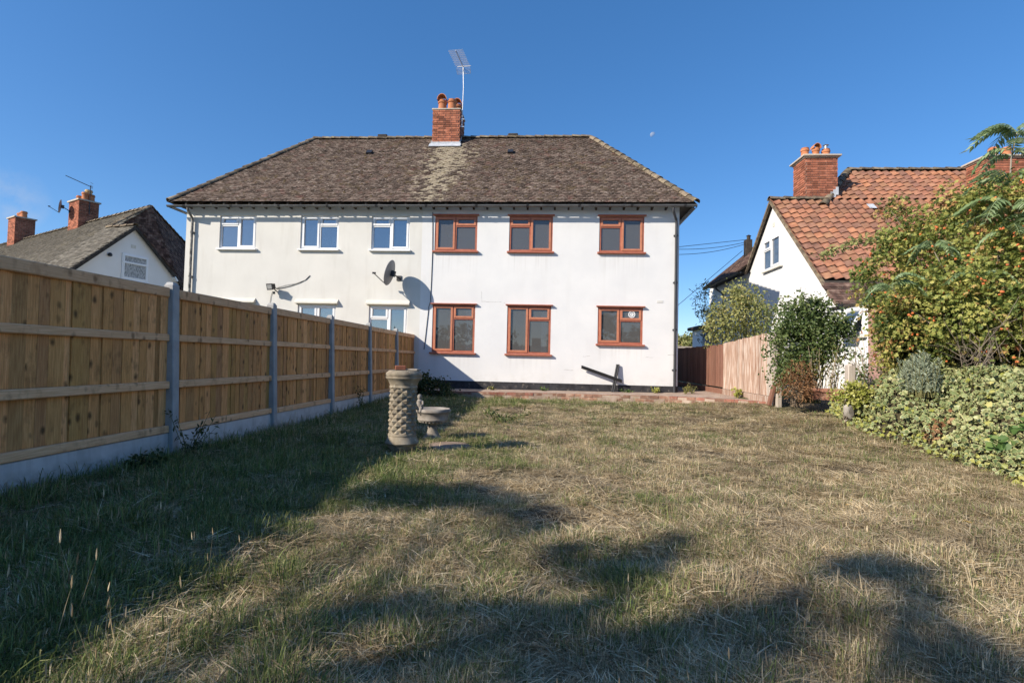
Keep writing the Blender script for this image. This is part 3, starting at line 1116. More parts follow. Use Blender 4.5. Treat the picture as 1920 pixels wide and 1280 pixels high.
# moss cushions scattered over the front slope
mv, mf = [], []
n_ = (B_ - A).cross(R1 - A).normalized()
vdir = n_.cross(Vector((1, 0, 0)))
slope_len = (Vector((0, RY, RZ)) - Vector((0, EY, EZ))).length
for k in range(2000):
    t = random.random()
    x = random.uniform(EXL, EXR)
    near = math.exp(-((x + 3.6) / 2.6) ** 2)
    if random.random() > .35 + .65 * near or (abs(x + 3.42) < .55 + .25 * (1 - t) and random.random() < .75):
        continue
    if not (EXL + t * (RXL - EXL) + .15 < x < EXR + t * (RXR - EXR) - .15):
        continue
    p = Vector((x, EY, EZ)) + vdir * (t * slope_len) + n_ * .022
    if skip_main(p):
        continue
    r = random.uniform(.018, .05)
    s0 = len(mv)
    m = 6
    for (q, hh) in ((1, 0), (.75, .5)):
        for j in range(m):
            a = 2 * PI * j / m + random.uniform(-.25, .25)
            mv.append(p + Vector((1, 0, 0)) * (r * q * 1.25 * math.cos(a)) + vdir * (r * q * math.sin(a)) + n_ * (hh * r * .55))
    mv.append(p + n_ * (r * .42))
    for j in range(m):
        j2 = (j + 1) % m
        mf += [[s0 + j, s0 + j2, s0 + m + j2, s0 + m + j], [s0 + m + j, s0 + m + j2, s0 + 2 * m]]
b = MB()
b.v, b.f, b.s = mv, mf, [True] * len(mf)
o = b.build('moss', M_moss, roof)
o['kind'] = 'stuff'
# vent tiles and ridge vents
for (px, py) in ((693, 298), (957, 296)):
    p = aty(px, py, 16.85)
    t = (p.y - EY) / (RY - EY)
    p = Vector((p.x, EY + t * (RY - EY), EZ + t * (RZ - EZ)))
    b = MB()
    b.obox(p + n_ * .05, Vector((.09, 0, 0)), vdir * .11, n_ * .05)
    b.build('vent_tile', M_black, roof)
for px in (718, 962):
    p = aty(px, 262, RY)
    b = MB()
    b.box(p.x - .17, p.x + .17, RY - .1, RY + .1, RZ + .02, RZ + .145, .02)
    b.build('ridge_vent', M_darkwood, roof)
# rafter feet
for k in range(38):
    x = XL + .15 + k * .382
    if x > XR - .05:
        break
    b = MB()
    b.add([(x - .025, D, 5.31), (x + .025, D, 5.31), (x + .025, 14.27, 5.35), (x - .025, 14.27, 5.35), (x - .025, D, 5.68), (x + .025, D, 5.68), (x + .025, 14.27, 5.44), (x - .025, 14.27, 5.44)],
          [(0, 1, 2, 3), (4, 7, 6, 5), (0, 3, 7, 4), (1, 5, 6, 2), (3, 2, 6, 7)])
    b.build('rafter_foot', M_darkwood, roof)


# gutter
def half_pipe(b, pts, r, n=7, th=.006):
    vs, fs = [], []
    pts = [Vector(p) for p in pts]
    for p, q in zip(pts, pts[1:] + [pts[-1] * 2 - pts[-2]]):
        t = (q - p).normalized()
        s = Vector((t.y, -t.x, 0)).normalized()
        for rr in (r, r - th):
            for k in range(n + 1):
                a = PI * k / n
                vs.append(p + s * (rr * math.cos(a)) - Vector((0, 0, rr * math.sin(a))))
    m = 2 * (n + 1)
    for i in range(len(pts) - 1):
        for k in range(n):
            a, c = i * m + k, (i + 1) * m + k
            fs.append((a, c, c + 1, a + 1))
            a, c = a + n + 1, c + n + 1
            fs.append((a, a + 1, c + 1, c))
        for k in (0, n):
            a, c = i * m + k, (i + 1) * m + k
            fs.append((a, a + n + 1, c + n + 1, c))
    b.add(vs, fs, True)


gut = MB()
half_pipe(gut, [(EXL - .02, GY, 5.325), (EXR + .02, GY, 5.375)], .058)
g = gut.build('gutter', M_gutter, roof)
half = MB()
half_pipe(half, [(EXR + .005, EY + .06, 5.37), (EXR + .005, BY - .05, 5.33)], .058)
half.build('gutter', M_gutter, roof)
half = MB()
half_pipe(half, [(EXL - .005, BY - .05, 5.33), (EXL - .005, EY + .06, 5.33)], .058)
half.build('gutter', M_gutter, roof)
for k in range(11):
    x = EXL + .5 + k * 1.42
    b = MB()
    half_pipe(b, [(x - .03, GY, 5.328 + .05 * (x - EXL) / 15), (x + .03, GY, 5.328 + .05 * (x - EXL) / 15)], .066, th=.004)
    b.build('gutter_bracket', M_pipe, g)
for (xp, zb, mt, x0) in ((3.44, .25, M_pipe, 3.30), (-10.52, 0, M_leftpipe, -10.50)):
    b = MB()
    b.tube([(x0, GY, 5.30), (x0, GY + .005, 5.20), (xp - .01, D - .075, 5.02), (xp, D - .065, 4.90), (xp, D - .065, zb)], .036, 10)
    dp = b.build('downpipe', mt, house)
    for z in (4.6, 3.3, 2.0, .9):
        b = MB()
        b.lathe((xp, D - .065, z), [(.045, -.03), (.045, .03)], 10)
        b.box(xp - .06, xp + .06, D - .03, D - .001, z - .02, z + .02)
        b.build('pipe_clip', mt, dp)
# cable down the party wall
b = MB()
pp = [aty(x, y, D - .012) for x, y in ((811.5, 398), (811, 470), (809, 522), (807, 565), (804, 575), (795, 655))]
b.tube(pp, .009, 6)
b.build('cable', M_black, house)

# chimney
zc0, zc1 = 7.9, 9.60
b = MB()
b.box(CHX0 + .012, CHX1 - .012, CHY0 + .012, CHY1 - .012, zc0, zc1)
b.box(CHX0 - .03, CHX1 + .03, CHY0 - .03, CHY1 + .03, zc1, zc1 + .05, .012)
b.lathe(((CHX0 + CHX1) / 2, (CHY0 + CHY1) / 2, zc1 + .05), [(.42, 0), (.36, .06), (.05, .09)], 12)
chim = b.build('chimney', M_mortar, house)
brick_faces(chim, CHX0, CHX1, CHY0, CHY1, 8.02, zc1, 'frlb', 'fr', cull=lambda p: p.z < 5.44 + .923 * (min(p.y, 2 * RY - p.y) - EY) - .05)
pot(chim, -3.86, 17.62, zc1 + .05, .38, .15, hooded=True)
pot(chim, -3.52, 17.62, zc1 + .05, .40, .155)
pot(chim, -3.40, 18.02, zc1 + .05, .42, .15, hooded=True)
pot(chim, -4.0, 17.98, zc1 + .05, .12, .09, mat=M_metal)
b = MB()
t = (CHY0 - EY) / (RY - EY)
zb = EZ + t * (RZ - EZ)
b.box(CHX0 - .04, CHX1 + .04, CHY0 - .02, CHY0 + .02, zb - .05, zb + .13, .005)
b.obox(Vector(((CHX0 + CHX1) / 2, CHY0 - .10, zb - .06)) + n_ * .04, Vector(((CHX1 - CHX0) / 2 + .07, 0, 0)), vdir * .11, n_ * .012)
for k in range(4):
    y = CHY0 + .02 + k * .12
    z = EZ + (y - EY) / (RY - EY) * (RZ - EZ)
    b.box(CHX1 - .004, CHX1 + .014, y, y + .115, z - .02, z + .19)
    b.box(CHX0 - .014, CHX0 + .004, y, y + .115, z - .02, z + .19)
b.build('lead_flashing', M_lead, chim)

# aerial on the chimney
ax, ay = -3.13, 17.45
aer = thing('tv_aerial', 'tall thin mast with a many-barred aerial fixed to the central brick chimney', 'aerial', (ax, ay, 9.1), 'television aerials')
b = MB()
b.tube([(ax, ay, 9.05), (ax + .02, ay, 10.4), (ax - .01, ay, 11.16)], .016, 8)
b.build('mast', M_metal, aer)
b = MB()
b.box(ax - .09, ax + .08, ay - .02, ay + .02, 9.28, 9.31)
b.box(ax - .09, ax + .08, ay - .02, ay + .02, 9.02, 9.05)
b.build('bracket', M_metal, aer)
bd = Vector((-.10, -.98, .10)).normalized()
c0 = Vector((ax - .01, ay, 11.12))
b = MB()
b.tube([c0 + bd * -.1, c0 + bd * .12, c0 + bd * .776 + Vector((-.048, 0, .048))], .011, 6)
_b = MB().tube([c0 + bd * -.15, c0 + bd * .80], .012, 6)
b.build('boom', M_black, aer)
side = bd.cross(Vector((0, 0, 1))).normalized()
upv = side.cross(bd)
for k in range(9):
    p = c0 + bd * (.12 + k * .082) + Vector((-.006 * k, 0, .006 * k))
    b = MB()
    for sgn in (-1, 1):
        b.tube([p - side * .25 + upv * .02 * sgn, p + side * .25 + upv * .02 * sgn], .0055, 5)
    b.box(p.x - .015, p.x + .015, p.y - .01, p.y + .01, p.z - .02, p.z + .02)
    b.build('element', M_metal, aer)
for sgn in (1, -1):
    b = MB()
    for k in range(5):
        p = c0 - bd * .02 + upv * (sgn * (.03 + .03 * k)) - bd * .03 * k
        b.tube([p - side * .24, p + side * .24], .006, 5)
    for s in (-.24, 0, .24):
        b.tube([c0 + upv * sgn * .03 + side * s - bd * .02, c0 + upv * sgn * .15 + side * s - bd * .14], .006, 5)
    b.build('reflector', M_metal, aer)


def dish_builder(name, label, c, nrm, r, armdir, mount, group):
    t = thing(name, label, 'satellite dish', mount, group)
    c, nrm = Vector(c), Vector(nrm).normalized()
    s = nrm.cross(Vector((0, 0, 1))).normalized()
    uu = s.cross(nrm)
    b = MB()
    vs, fs = [], []
    n = 28
    rings = [(0, 0), (.35, .02), (.7, .07), (.97, .13), (1, .135)]
    for off in (0, -.012):
        for (q, dd) in rings:
            for k in range(n):
                a = 2 * PI * k / n
                vs.append(c + s * (r * .92 * q * math.cos(a)) + uu * (r * q * math.sin(a)) + nrm * (dd * r + off))
    m = len(rings) * n
    for i in range(len(rings) - 1):
        for k in range(n):
            k2 = (k + 1) % n
            fs.append((i * n + k, i * n + k2, (i + 1) * n + k2, (i + 1) * n + k))
            fs.append((m + i * n + k, m + (i + 1) * n + k, m + (i + 1) * n + k2, m + i * n + k2))
    for k in range(n):
        k2 = (k + 1) % n
        e = (len(rings) - 1) * n
        fs.append((e + k, e + k2, m + e + k2, m + e + k))
    b.add(vs, fs, True)
    b.build('dish', M_dish, t)
    b = MB()
    low = c - uu * r * .95 + nrm * .05
    tip = c + nrm * r * 1.35 - uu * r * .35
    b.tube([low, tip], .014, 6)
    arm = b.build('arm', M_pipe, t)
    b = MB()
    d = (c - tip).normalized()
    b.tube([tip - d * .03, tip + d * .06], [.03, .026], 8)
    b.build('receiver', M_pipe, arm)
    b = MB()
    b.tube([Vector(mount), Vector(mount) + (c - nrm * .06 - Vector(mount)) * .6, c - nrm * .05], .02, 8)
    b.obox(Vector(mount), Vector((.07, 0, 0)), Vector((0, .012, 0)), Vector((0, 0, .07)))
    b.obox(c - nrm * .07, s * .05, uu * .08, nrm * .05)
    b.build('bracket', M_pipe, t)


dish_builder('satellite_dish', 'grey satellite dish seen edge-on, fixed to the cream wall', aty(733, 512, 14.05), (-.96, .06, .26), .36, None, (-4.30, D - .012, 3.33), 'satellite dishes')

# floodlight and its cable
fl = thing('floodlight', 'black box floodlight on the cream wall with a drooping cable', 'floodlight', (-8.03, D, 2.92))
b = MB()
fd = Vector((-.30, -.85, -.25)).normalized()
fs_ = fd.cross(Vector((0, 0, 1))).normalized()
fu = fs_.cross(fd)
fc = aty(509, 537, D - .20)
b.obox(fc, fs_ * .10, fu * .075, fd * .05)
b.obox(fc + fd * .06, fs_ * .115, fu * .09, fd * .012)
b.build('lamp_housing', M_black, fl)
b = MB()
b.obox(fc + fd * .074, fs_ * .085, fu * .06, fd * .003)
b.build('lens', M_dish, fl)
b = MB()
b.tube([fc - fd * .04, Vector((fc.x + .05, D - .06, fc.z - .10)), Vector((fc.x + .07, D - .005, fc.z - .12))], .016, 6)
b.lathe((fc.x + .03, D - .11, fc.z - .17), [(.0, -.04), (.035, -.03), (.035, .03), (0, .04)], 10)
b.build('bracket', M_black, fl)
b = MB()
b.tube([aty(x, y, D - .012) for x, y in ((517, 541), (528, 540), (545, 536), (562, 530), (574, 524), (580, 518), (581, 516))], .007, 5)
b.tube([aty(x, y, D - .012) for x, y in ((517, 540), (535, 535), (556, 531), (572, 525), (580, 517))], .004, 5)
b.tube([aty(x, y, D - .012) for x, y in ((511, 546), (508, 555), (505, 575))], .005, 5)
b.build('cable', M_black, fl)

# two loose black bars by the plinth
bars = thing('folding_arm_bracket', 'dark folded metal arms leaning in a cross against the white wall above the plinth', 'metal arms', (1.8, D - .2, .25))
for k, (p, q) in enumerate(((aty(1090, 689, D - .12), aty(1166, 716, D - .16)), (aty(1157, 683, D - .03), aty(1147, 737, D - .20)))):
    for (dx, dzz) in ((0, 0), ((.0, .045) if k == 0 else (.045, .0))):
        b = MB()
        d = Vector((dx, -.02 if dx + dzz else 0, dzz))
        b.tube([p + d, q + d], .024, 8)
        b.build('bar', M_black, bars)

# ================================================================== CLOSE-BOARDED FENCE
fence = thing('close_board_fence', 'long new timber board fence with grey concrete posts and rails on its near side', 'fence', (-3.9, 5, 0))
S, Y1, LEAN = 1.931, 5.129, -.042


def fx(y):
    return -3.897 + .010 * y


BOARD = {}
bt = MB()
bt.add([(-.008, -.06, 0), (.006, -.06, 0), (-.008, .06, 0), (-.002, .06, 0), (-.008, -.06, 1), (.006, -.06, 1), (-.008, .06, 1), (-.002, .06, 1)],
       [(0, 2, 3, 1), (4, 5, 7, 6), (0, 1, 5, 4), (2, 6, 7, 3), (0, 4, 6, 2), (1, 3, 7, 5)])
BOARD = bpy.data.meshes.new('board')
BOARD.from_pydata(bt.v, [], bt.f)
BOARD.materials.append(M_board)


def leanm(y, x_off=0.0):
    """local frame of the fence at distance y: x towards the lawn, z up the leaning face"""
    M = Matrix.Translation((fx(y) + x_off, y, 0))
    M[0][2] = LEAN
    return M


for k in range(-3, 6):
    y = Y1 + S * k
    b = MB(leanm(y))
    w, d = .048, .052
    vs = [(-d, -w, -.1), (d, -w, -.1), (d, w, -.1), (-d, w, -.1), (-d, -w, 1.78), (d, -w, 1.78), (d, w, 1.78), (-d, w, 1.78)]
    b.box(-d, d, -w, w, -.1, 1.775, .007)
    b.add([(-d + .008, -w + .008, 1.774), (d - .008, -w + .008, 1.774), (d - .008, w - .008, 1.774), (-d + .008, w - .008, 1.774), (-d + .02, -w + .02, 1.80), (d - .02, -w + .02, 1.80), (d - .02, w - .02, 1.80), (-d + .02, w - .02, 1.80)],
          [(0, 1, 5, 4), (1, 2, 6, 5), (2, 3, 7, 6), (3, 0, 4, 7), (4, 5, 6, 7)])
    b.build('post', M_conc, fence)
    if k == 5:
        break
    ya, yb = y + w, y + S - w
    b = MB(leanm(y + S / 2))
    b.box(-.028, .018, ya - y - S / 2, yb - y - S / 2, -.1, .255, .006)
    b.build('gravel_board', M_gravelb, fence)
    for (z0_, z1_, xo) in ((1.635, 1.735, .0), (1.19, 1.262, .0), (.705, .782, .0), (.258, .33, .0)):
        b = MB(leanm(y + S / 2))
        tw_ = random.uniform(-.006, .006)
        b.box(-.012, .034 + random.uniform(-.004, .004), ya - y - S / 2 + .004, yb - y - S / 2 - .004, z0_ + tw_, z1_ + tw_, .008)
        b.build('rail', M_rail, fence)
    yy = ya + .045
    while yy < yb - .01:
        wdt = random.uniform(.085, .112)
        if yb - yy < .09:
            yy = yb - .05
        M = leanm(yy, -.026 + random.uniform(-.006, .003)) @ Matrix.Rotation(random.uniform(-.045, .03), 4, 'Z') @ Matrix.Rotation(random.uniform(-.003, .003), 4, 'X') @ Matrix.Translation((0, 0, .256))
        M = M @ Matrix.Diagonal((1, random.choice((1, 1, -1)), 1.46 + random.uniform(-.006, .012), 1))
        piece('board', BOARD, M, fence)
        yy += wdt

# ================================================================== PATIO
edge = [Vector((-3.75, 13.25, .22)), Vector((-2.6, 13.2, .225)), Vector((0, 13.12, .25)), Vector((2.9, 12.70, .285)), Vector((4.1, 11.55, .32)), Vector((4.52, 10.95, .33))]
b = MB()
back = [Vector((-3.75, D + .1, .235)), Vector((-2.6, D + .1, .24)), Vector((0, D + .1, .255)), Vector((3.0, D + .1, .275)), Vector((4.6, 15.2, .33)), Vector((5.2, 12.0, .33))]
vs, fs = [], []
for e_, k_ in zip(edge, back):
    vs += [e_ + (k_ - e_) * q for q in (0, .33, .66, 1)]
for i in range(len(edge) - 1):
    for j in range(3):
        fs.append((i * 4 + j, (i + 1) * 4 + j, (i + 1) * 4 + j + 1, i * 4 + j + 1))
b.add(vs, fs)
b.add([(3.0, D, .285), (3.0, 21, .30), (5.2, 21, .33), (5.2, 14.4, .33)], [(0, 3, 2, 1)])
for p_, q_ in zip(edge, edge[1:]):
    dn = Vector((0, 0, -.4))
    b.poly([p_ + dn, q_ + dn, q_, p_])
patio = b.build('patio', M_paving, None)
tag(patio, kind='structure')
BR2 = box_me('brick', M_oldbrick, .5, .5, .5, .03)
COP = box_me('coping_tile', M_coping, .5, .5, .5, .03)
for i in range(len(edge) - 1):
    p, q = edge[i], edge[i + 1]
    d = q - p
    dh = Vector((d.x, d.y, 0))
    L = dh.length
    t = dh.normalized()
    nrm = Vector((t.y, -t.x, 0))
    for row in range(2):
        s = 0.0 if row == 0 else -.11
        while s < L - .02:
            e = min(s + .225, L)
            s_ = max(s, 0)
            m = (s_ + e) / 2
            base = p + d * (m / L)
            h = .07 if row == 0 else .075
            z = base.z - .02 - row * .082
            pos = Vector((base.x, base.y, z)) + nrm * (random.uniform(-.008, .008) + (.0 if row == 0 else -.006)) - Vector((nrm.x, nrm.y, 0)) * .05
            me = COP if (row == 0 and i in (0, 1, 3, 4) and random.random() < .75) else BR2
            rz = random.uniform(-.02, .02)
            M = frame_m(pos, t, Vector((0, 0, 1)).cross(t), Vector((0, 0, 1))) @ Matrix.Rotation(rz, 4, 'Z') @ Matrix.Rotation(random.uniform(-.03, .03), 4, 'Y') @ Matrix.Diagonal((e - s_ - .008, .11, h, 1))
            if True:
                piece('brick' if me is BR2 else 'coping_tile', me, M, patio)
            s = e

# ================================================================== HOUSE ON THE RIGHT
rh = thing('cottage_style_house', 'white rendered neighbour house with an orange pantile roof and steep side gable', 'house', (7, 12, .3))
WX = 7.0


def front_z(y):
    return 3.012 + .962 * (y - 13.358)


b = MB()
b.poly([(WX, 11.94, 0), (WX, 11.94, 2.49), (WX, 13.0, 2.49), (WX, 13.0, 0)])
b.poly([(WX, 13.0, 0), (WX, 13.0, front_z(13.0) - .05), (WX, 16.756, 6.24), (WX, 18.72, 4.38), (WX, 23.3, 4.38), (WX, 23.3, 0)])
b.poly([(WX, 23.3, 0), (WX, 23.3, 4.38), (15, 23.3, 4.38), (15, 23.3, 0)])
b.poly([(WX, 13.36, 2.4), (16, 13.36, 2.4), (16, 13.36, 3.0), (WX, 13.36, 3.0)])
b.build('wall', M_white2, rh)
b = MB()
b.poly([(WX, 11.94, 0), (16, 11.94, 0), (16, 11.94, 2.49), (WX, 11.94, 2.49)])
b.build('wall', M_pink, rh)
b = MB()
b.box(WX - .05, 16, 11.89, 13.4, 2.495, 2.56, .01)
b.build('flat_roof', M_darkwood, rh)
b = MB()
b.box(WX - .02, WX + .05, 11.92, 13.3, 0, .55, .004)
b.box(WX - .02, 16, 11.90, 11.938, 0, .55, .004)
b.build('plinth', M_plinth, rh)
b = MB()
F0 = Vector((WX - .12, 12.95, front_z(12.95)))
HIPB = Vector((8.59, 16.756, 6.28))
HIPT = Vector((10.07, 18.30, 7.765))
RT = Vector((16, 18.30, 7.765))
G0 = Vector((WX - .12, 16.756, 6.28))
BK0 = Vector((WX - .12, 18.80, 4.34))
b.poly([F0, (16, 12.95, front_z(12.95)), RT, HIPT, HIPB, G0])
b.poly([G0, HIPB, (6.7 + .05, 18.72, 4.40), BK0])
b.poly([HIPB, HIPT, (10.07, 19.3, 7.765), (6.65, 22.7, 4.37), (6.65, 18.72, 4.37)])
b.poly([HIPT, RT, (16, 23.2, 4.4), (6.65, 23.2, 4.4)])
b.poly([(6.65, 18.6, 4.33), (6.65, 22.75, 4.33), (7.05, 22.75, 4.33), (7.05, 18.6, 4.33)])
roof2 = b.build('roof', M_darkwood, rh)
# pantile: S-shaped roll, the curve shows at its lower lip
W_, L_ = .262, .36
vs, fs = [], []
NS = 8
for (yy, lift) in ((-L_ / 2, .026), (L_ / 2, 0)):
    for k in range(NS + 1):
        t = k / NS
        x = (t - .5) * (W_ + .02)
        z = .030 * (math.cos(2 * PI * t + .6) + .28 * math.sin(4 * PI * t + .9)) + lift
        vs.append((x, yy, z))
        vs.append((x, yy, z - .016))
m = 2 * (NS + 1)
for k in range(NS):
    a = 2 * k
    fs += [(a, a + 2, m + a + 2, m + a), (a + 1, m + a + 1, m + a + 3, a + 3), (a, a + 1, a + 3, a + 2)]
fs += [(0, m, m + 1, 1), (2 * NS, 2 * NS + 1, m + 2 * NS + 1, m + 2 * NS)]
PAN = bpy.data.meshes.new('pantile')
PAN.from_pydata(vs, [], fs)
PAN.materials.append(M_pantile)
PAN.polygons.foreach_set('use_smooth', [True] * len(fs))
PAN.set_sharp_from_angle(angle=math.radians(50))
fd_ = Vector((0, 1, .962)).normalized()


def fpt(x, y):
    return Vector((x, y, front_z(y)))


tile_plane('pantile', PAN, [fpt(WX - .025, 13.65), fpt(16, 13.65), fpt(16, 16.72), fpt(WX - .025, 16.72)], (1, 0, 0), .25, .285, roof2, 190, tilt=.05, jit=.004, stagger=False, restname='pantile', lift=.045)
tile_plane('pantile', PAN, [fpt(8.62, 16.78), fpt(16, 16.78), fpt(16, 18.30), fpt(10.07, 18.30)], (1, 0, 0), .25, .285, roof2, 110, tilt=.05, jit=.004, stagger=False, restname='pantile', lift=.045)
PT2 = box_me('tile', M_darktile, .079, .10, .008)
tile_plane('tile', PT2, [fpt(WX - .16, 12.93), fpt(16, 12.93), fpt(16, 13.52), fpt(WX - .16, 13.52)], (1, 0, 0), .166, .10, roof2, 60, lift=.018)
tile_plane('tile', PT2, [(6.64, 22.7, 4.38), (6.64, 18.75, 4.38), HIPB, HIPT, (10.07, 19.3, 7.765)], (0, -1, 0), .166, .10, roof2, 0, lift=.016)
RIDGE2 = half_round_me('ridge_tile', M_ridge, .13, .40)
round_tiles('ridge_tile', RIDGE2, G0 + Vector((-.03, 0, .02)), HIPB + Vector((.05, 0, .02)), .40, roof2)
round_tiles('hip_tile', RIDGE2, HIPB + Vector((-.30, -.34, -.26)), HIPT + Vector((0, 0, .03)), .40, roof2, up=(-.5, -.5, 1))
round_tiles('ridge_tile', RIDGE2, HIPT + Vector((0, 0, .03)), RT + Vector((0, 0, .03)), .40, roof2)
# verge mortar, one slipped glass tile, eaves gutter
b = MB()
for (p, q) in ((F0, G0), (G0, BK0)):
    d = (q - p)
    b.obox((p + q) / 2 + Vector((-.005, 0, -.035)), Vector((.035, 0, 0)), d / 2, Vector((0, -d.z, d.y)).normalized() * .035)
b.build('verge', M_ridge, roof2)
p = aty(1632, 392, 15.2)
t = (3.012 - .962 * 13.358 - CAMH) / (ray(1632, 392).z - .962 * ray(1632, 392).y)
p = CAMPOS + ray(1632, 392) * t
b = MB()
nf = Vector((0, -.962, 1)).normalized()
b.obox(p + nf * .10, Vector((.10, 0, 0)), fd_ * .13, nf * .006)
b.build('glass_tile', M_lead, roof2)
g = MB()
half_pipe(g, [(WX - .15, 12.87, 2.58), (16, 12.87, 2.56)], .055)
g.build('gutter', M_pipe, roof2)
g = MB()
half_pipe(g, [(6.60, 22.8, 4.30), (6.60, 18.55, 4.33)], .055)
g.build('gutter', M_pipe, roof2)
b = MB()
b.tube([(6.62, 21.3, 4.28), (6.66, 21.3, 4.1), (6.93, 21.3, 3.9), (6.94, 21.3, .3)], .035, 8)
b.build('downpipe', M_pipe, rh)
# far stack bracket with the wires
b = MB()
p = aty(1404, 452, 20.6)
b.box(p.x - .14, p.x + .10, 20.5, 20.75, p.z - .6, p.z + .05, .01)
b.lathe((p.x, 20.62, p.z + .05), [(.07, 0), (.07, .14), (.10, .15), (.02, .2)], 10)
b.build('flue', M_darkwood, roof2)


def side_frame(P, d):
    """wall frame at P whose local x runs along d (to the viewer's right), y goes into the wall"""
    d = Vector(d).normalized()
    y = Vector((0, 0, 1)).cross(d)
    return Matrix(((d.x, y.x, 0, P[0]), (d.y, y.y, 0, P[1]), (0, 0, 1, P[2]), (0, 0, 0, 1)))


TG = side_frame((WX, 16.82, 0), (0, -1, 0))
f = window(rh, TG, -.65, .65, 4.14, 5.14, 'L', M_upvc, M_opaque_glass, M_creamtrim, yf=-.05, split=.46, vent=.36)
b = MB(TG)
b.box(.05, .28, -.012, -.006, 4.24, 5.0)
b = MB(TG)
b.box(-.52, -.36, -.021, -.0215, 4.25, 4.75)
b.build('curtain', M_curtain, f)
b = MB(TG)
b.box(-.05, .13, -.008, .02, 5.45, 5.58, .002)
ab = b.build('air_brick', M_creamtrim, rh)
# kitchen window of the lean-to with its top light propped open
TK = side_frame((WX, 12.35, 0), (0, -1, 0))
f = window(rh, TK, -.33, .34, 1.80, 2.43, 'N', M_upvc, M_opaque_glass, M_creamtrim, yf=-.03, split=.5)
b = MB(TK)
for xx in (-.30, .27):
    b.obox((xx + .02, -.20, 2.12), (.022, 0, 0), (0, -.15, -.26), (0, .02, -.012))
b.obox((0, -.345, 1.86), (.30, 0, 0), (0, .03, .02), (0, -.012, .018))
b.obox((0, -.055, 2.38), (.30, 0, 0), (0, .03, .02), (0, -.012, .018))
b.build('open_sash', M_upvc, f)
b = MB(TK)
b.obox((0, -.20, 2.12), (.27, 0, 0), (0, -.13, -.23), (0, .004, -.003))
b.build('pane', M_opaque_glass, f)


def hipcut(p):
    return p.z < 4.40 + .995 * (p.x - 6.7) - .02 and p.x < 8.96


c2x0, c2x1, c2y0, c2y1 = 7.96, 8.95, 16.82, 17.62
b = MB()
b.box(c2x0 + .012, c2x1 - .012, c2y0 + .012, c2y1 - .012, 5.2, 7.66)
b.box(c2x0 - .035, c2x1 + .035, c2y0 - .035, c2y1 + .035, 7.66, 7.70, .008)
b.box(c2x0 - .09, c2x1 + .09, c2y0 - .09, c2y1 + .09, 7.70, 7.76, .012)
b.lathe(((c2x0 + c2x1) / 2, (c2y0 + c2y1) / 2, 7.76), [(.42, 0), (.36, .05), (.05, .07)], 12)
ch2 = b.build('chimney', M_mortar, rh)
brick_faces(ch2, c2x0, c2x1, c2y0, c2y1, 5.26, 7.66, 'flrb', 'fl', cull=lambda p: hipcut(p) and p.z < 5.5)
pot(ch2, 8.13, 17.2, 7.76, .36, .12)
pot(ch2, 8.47, 17.2, 7.76, .36, .11, hooded=True)
pot(ch2, 8.78, 17.2, 7.76, .32, .12, cap=True)
b = MB()
for k in range(9):
    x = 8.25 + k * .08
    z = 4.40 + .995 * (x - 6.7)
    b.box(x, x + .076, c2y0 - .022, c2y0 - .002, z - .1, z + .15)
b.build('lead_flashing', M_lead, ch2)
c3x0, c3x1, c3y0, c3y1 = 13.12, 14.3, 16.5, 17.3
b = MB()
b.box(c3x0 + .012, c3x1 - .012, c3y0 + .012, c3y1 - .012, 5.9, 7.50)
b.box(c3x0 - .04, c3x1 + .04, c3y0 - .04, c3y1 + .04, 7.50, 7.54, .008)
b.box(c3x0 - .09, c3x1 + .09, c3y0 - .09, c3y1 + .09, 7.54, 7.60, .012)
ch3 = b.build('chimney', M_mortar, rh)
brick_faces(ch3, c3x0, c3x1, c3y0, c3y1, 6.0, 7.5, 'flrb', 'fl')
pot(ch3, 13.62, 16.9, 7.60, .38, .13)
pot(ch3, 14.0, 16.9, 7.60, .38, .13)

# low white outbuilding beyond
ob = thing('outbuilding', 'low white outbuilding with a dark flat roof beyond the climbing shrub', 'outbuilding', (6.7, 23.6, .3))
b = MB()
b.box(6.75, 8.6, 23.45, 25, .2, 2.62)
b.build('wall', M_white2, ob)
b = MB()
b.box(6.55, 8.8, 23.38, 25.2, 2.63, 2.78, .02)
b.build('roof', M_darkwood, ob)
sh = thing('flat_roofed_shed', 'grey shed with a pale roof edge seen over the end of the brown fence', 'shed', (6.0, 27, .2))
b = MB()
b.box(5.4, 9, 27, 30, .1, 1.85)
b.build('wall', M_darkwood, sh)
b = MB()
b.box(5.2, 9.2, 26.8, 30.2, 1.86, 1.96, .01)
b.build('roof', M_greyboard, sh)

# wires
for i, (p, q, s, lab) in enumerate((((1402, 449), (1262, 464), 0, 'upper black overhead wire from the far chimney to the house corner'), ((1402, 453), (1262, 467), .10, 'second overhead wire sagging below the upper one'),
                                    ((1402, 456), (1262, 477), .12, 'lowest of the near-level wires at the house corner'), ((1392, 470), (1262, 580), 0, 'thin wire slanting down from the far roof behind the house'))):
    A_, B2 = aty(*p, 20.6), aty(*q, 19.0)
    b = MB()
    pts = [A_.lerp(B2, t / 10) - Vector((0, 0, s * 4 * (t / 10) * (1 - t / 10))) for t in range(11)]
    b.tube(pts, .010, 5)
    o = b.build('overhead_wire', M_black, None)
    tag(o, lab, 'wire', 'overhead wires')

# ================================================================== HOUSE ON THE LEFT
lh = thing('gabled_house', 'neighbour house behind the board fence with a grey tiled roof, dark hip and white gable', 'house', (-19, 22, 0))
GA = Vector((-17.395, 20.387, 6.28))
gd = Vector((math.sin(math.radians(12.6)), math.cos(math.radians(12.6)), 0))
gn = Vector((gd.y, -gd.x, 0))


def lg(a, w, z):
    """along the gable wall, outward from it, height"""
    p = GA + gd * a + gn * w
    return Vector((p.x, p.y, z))


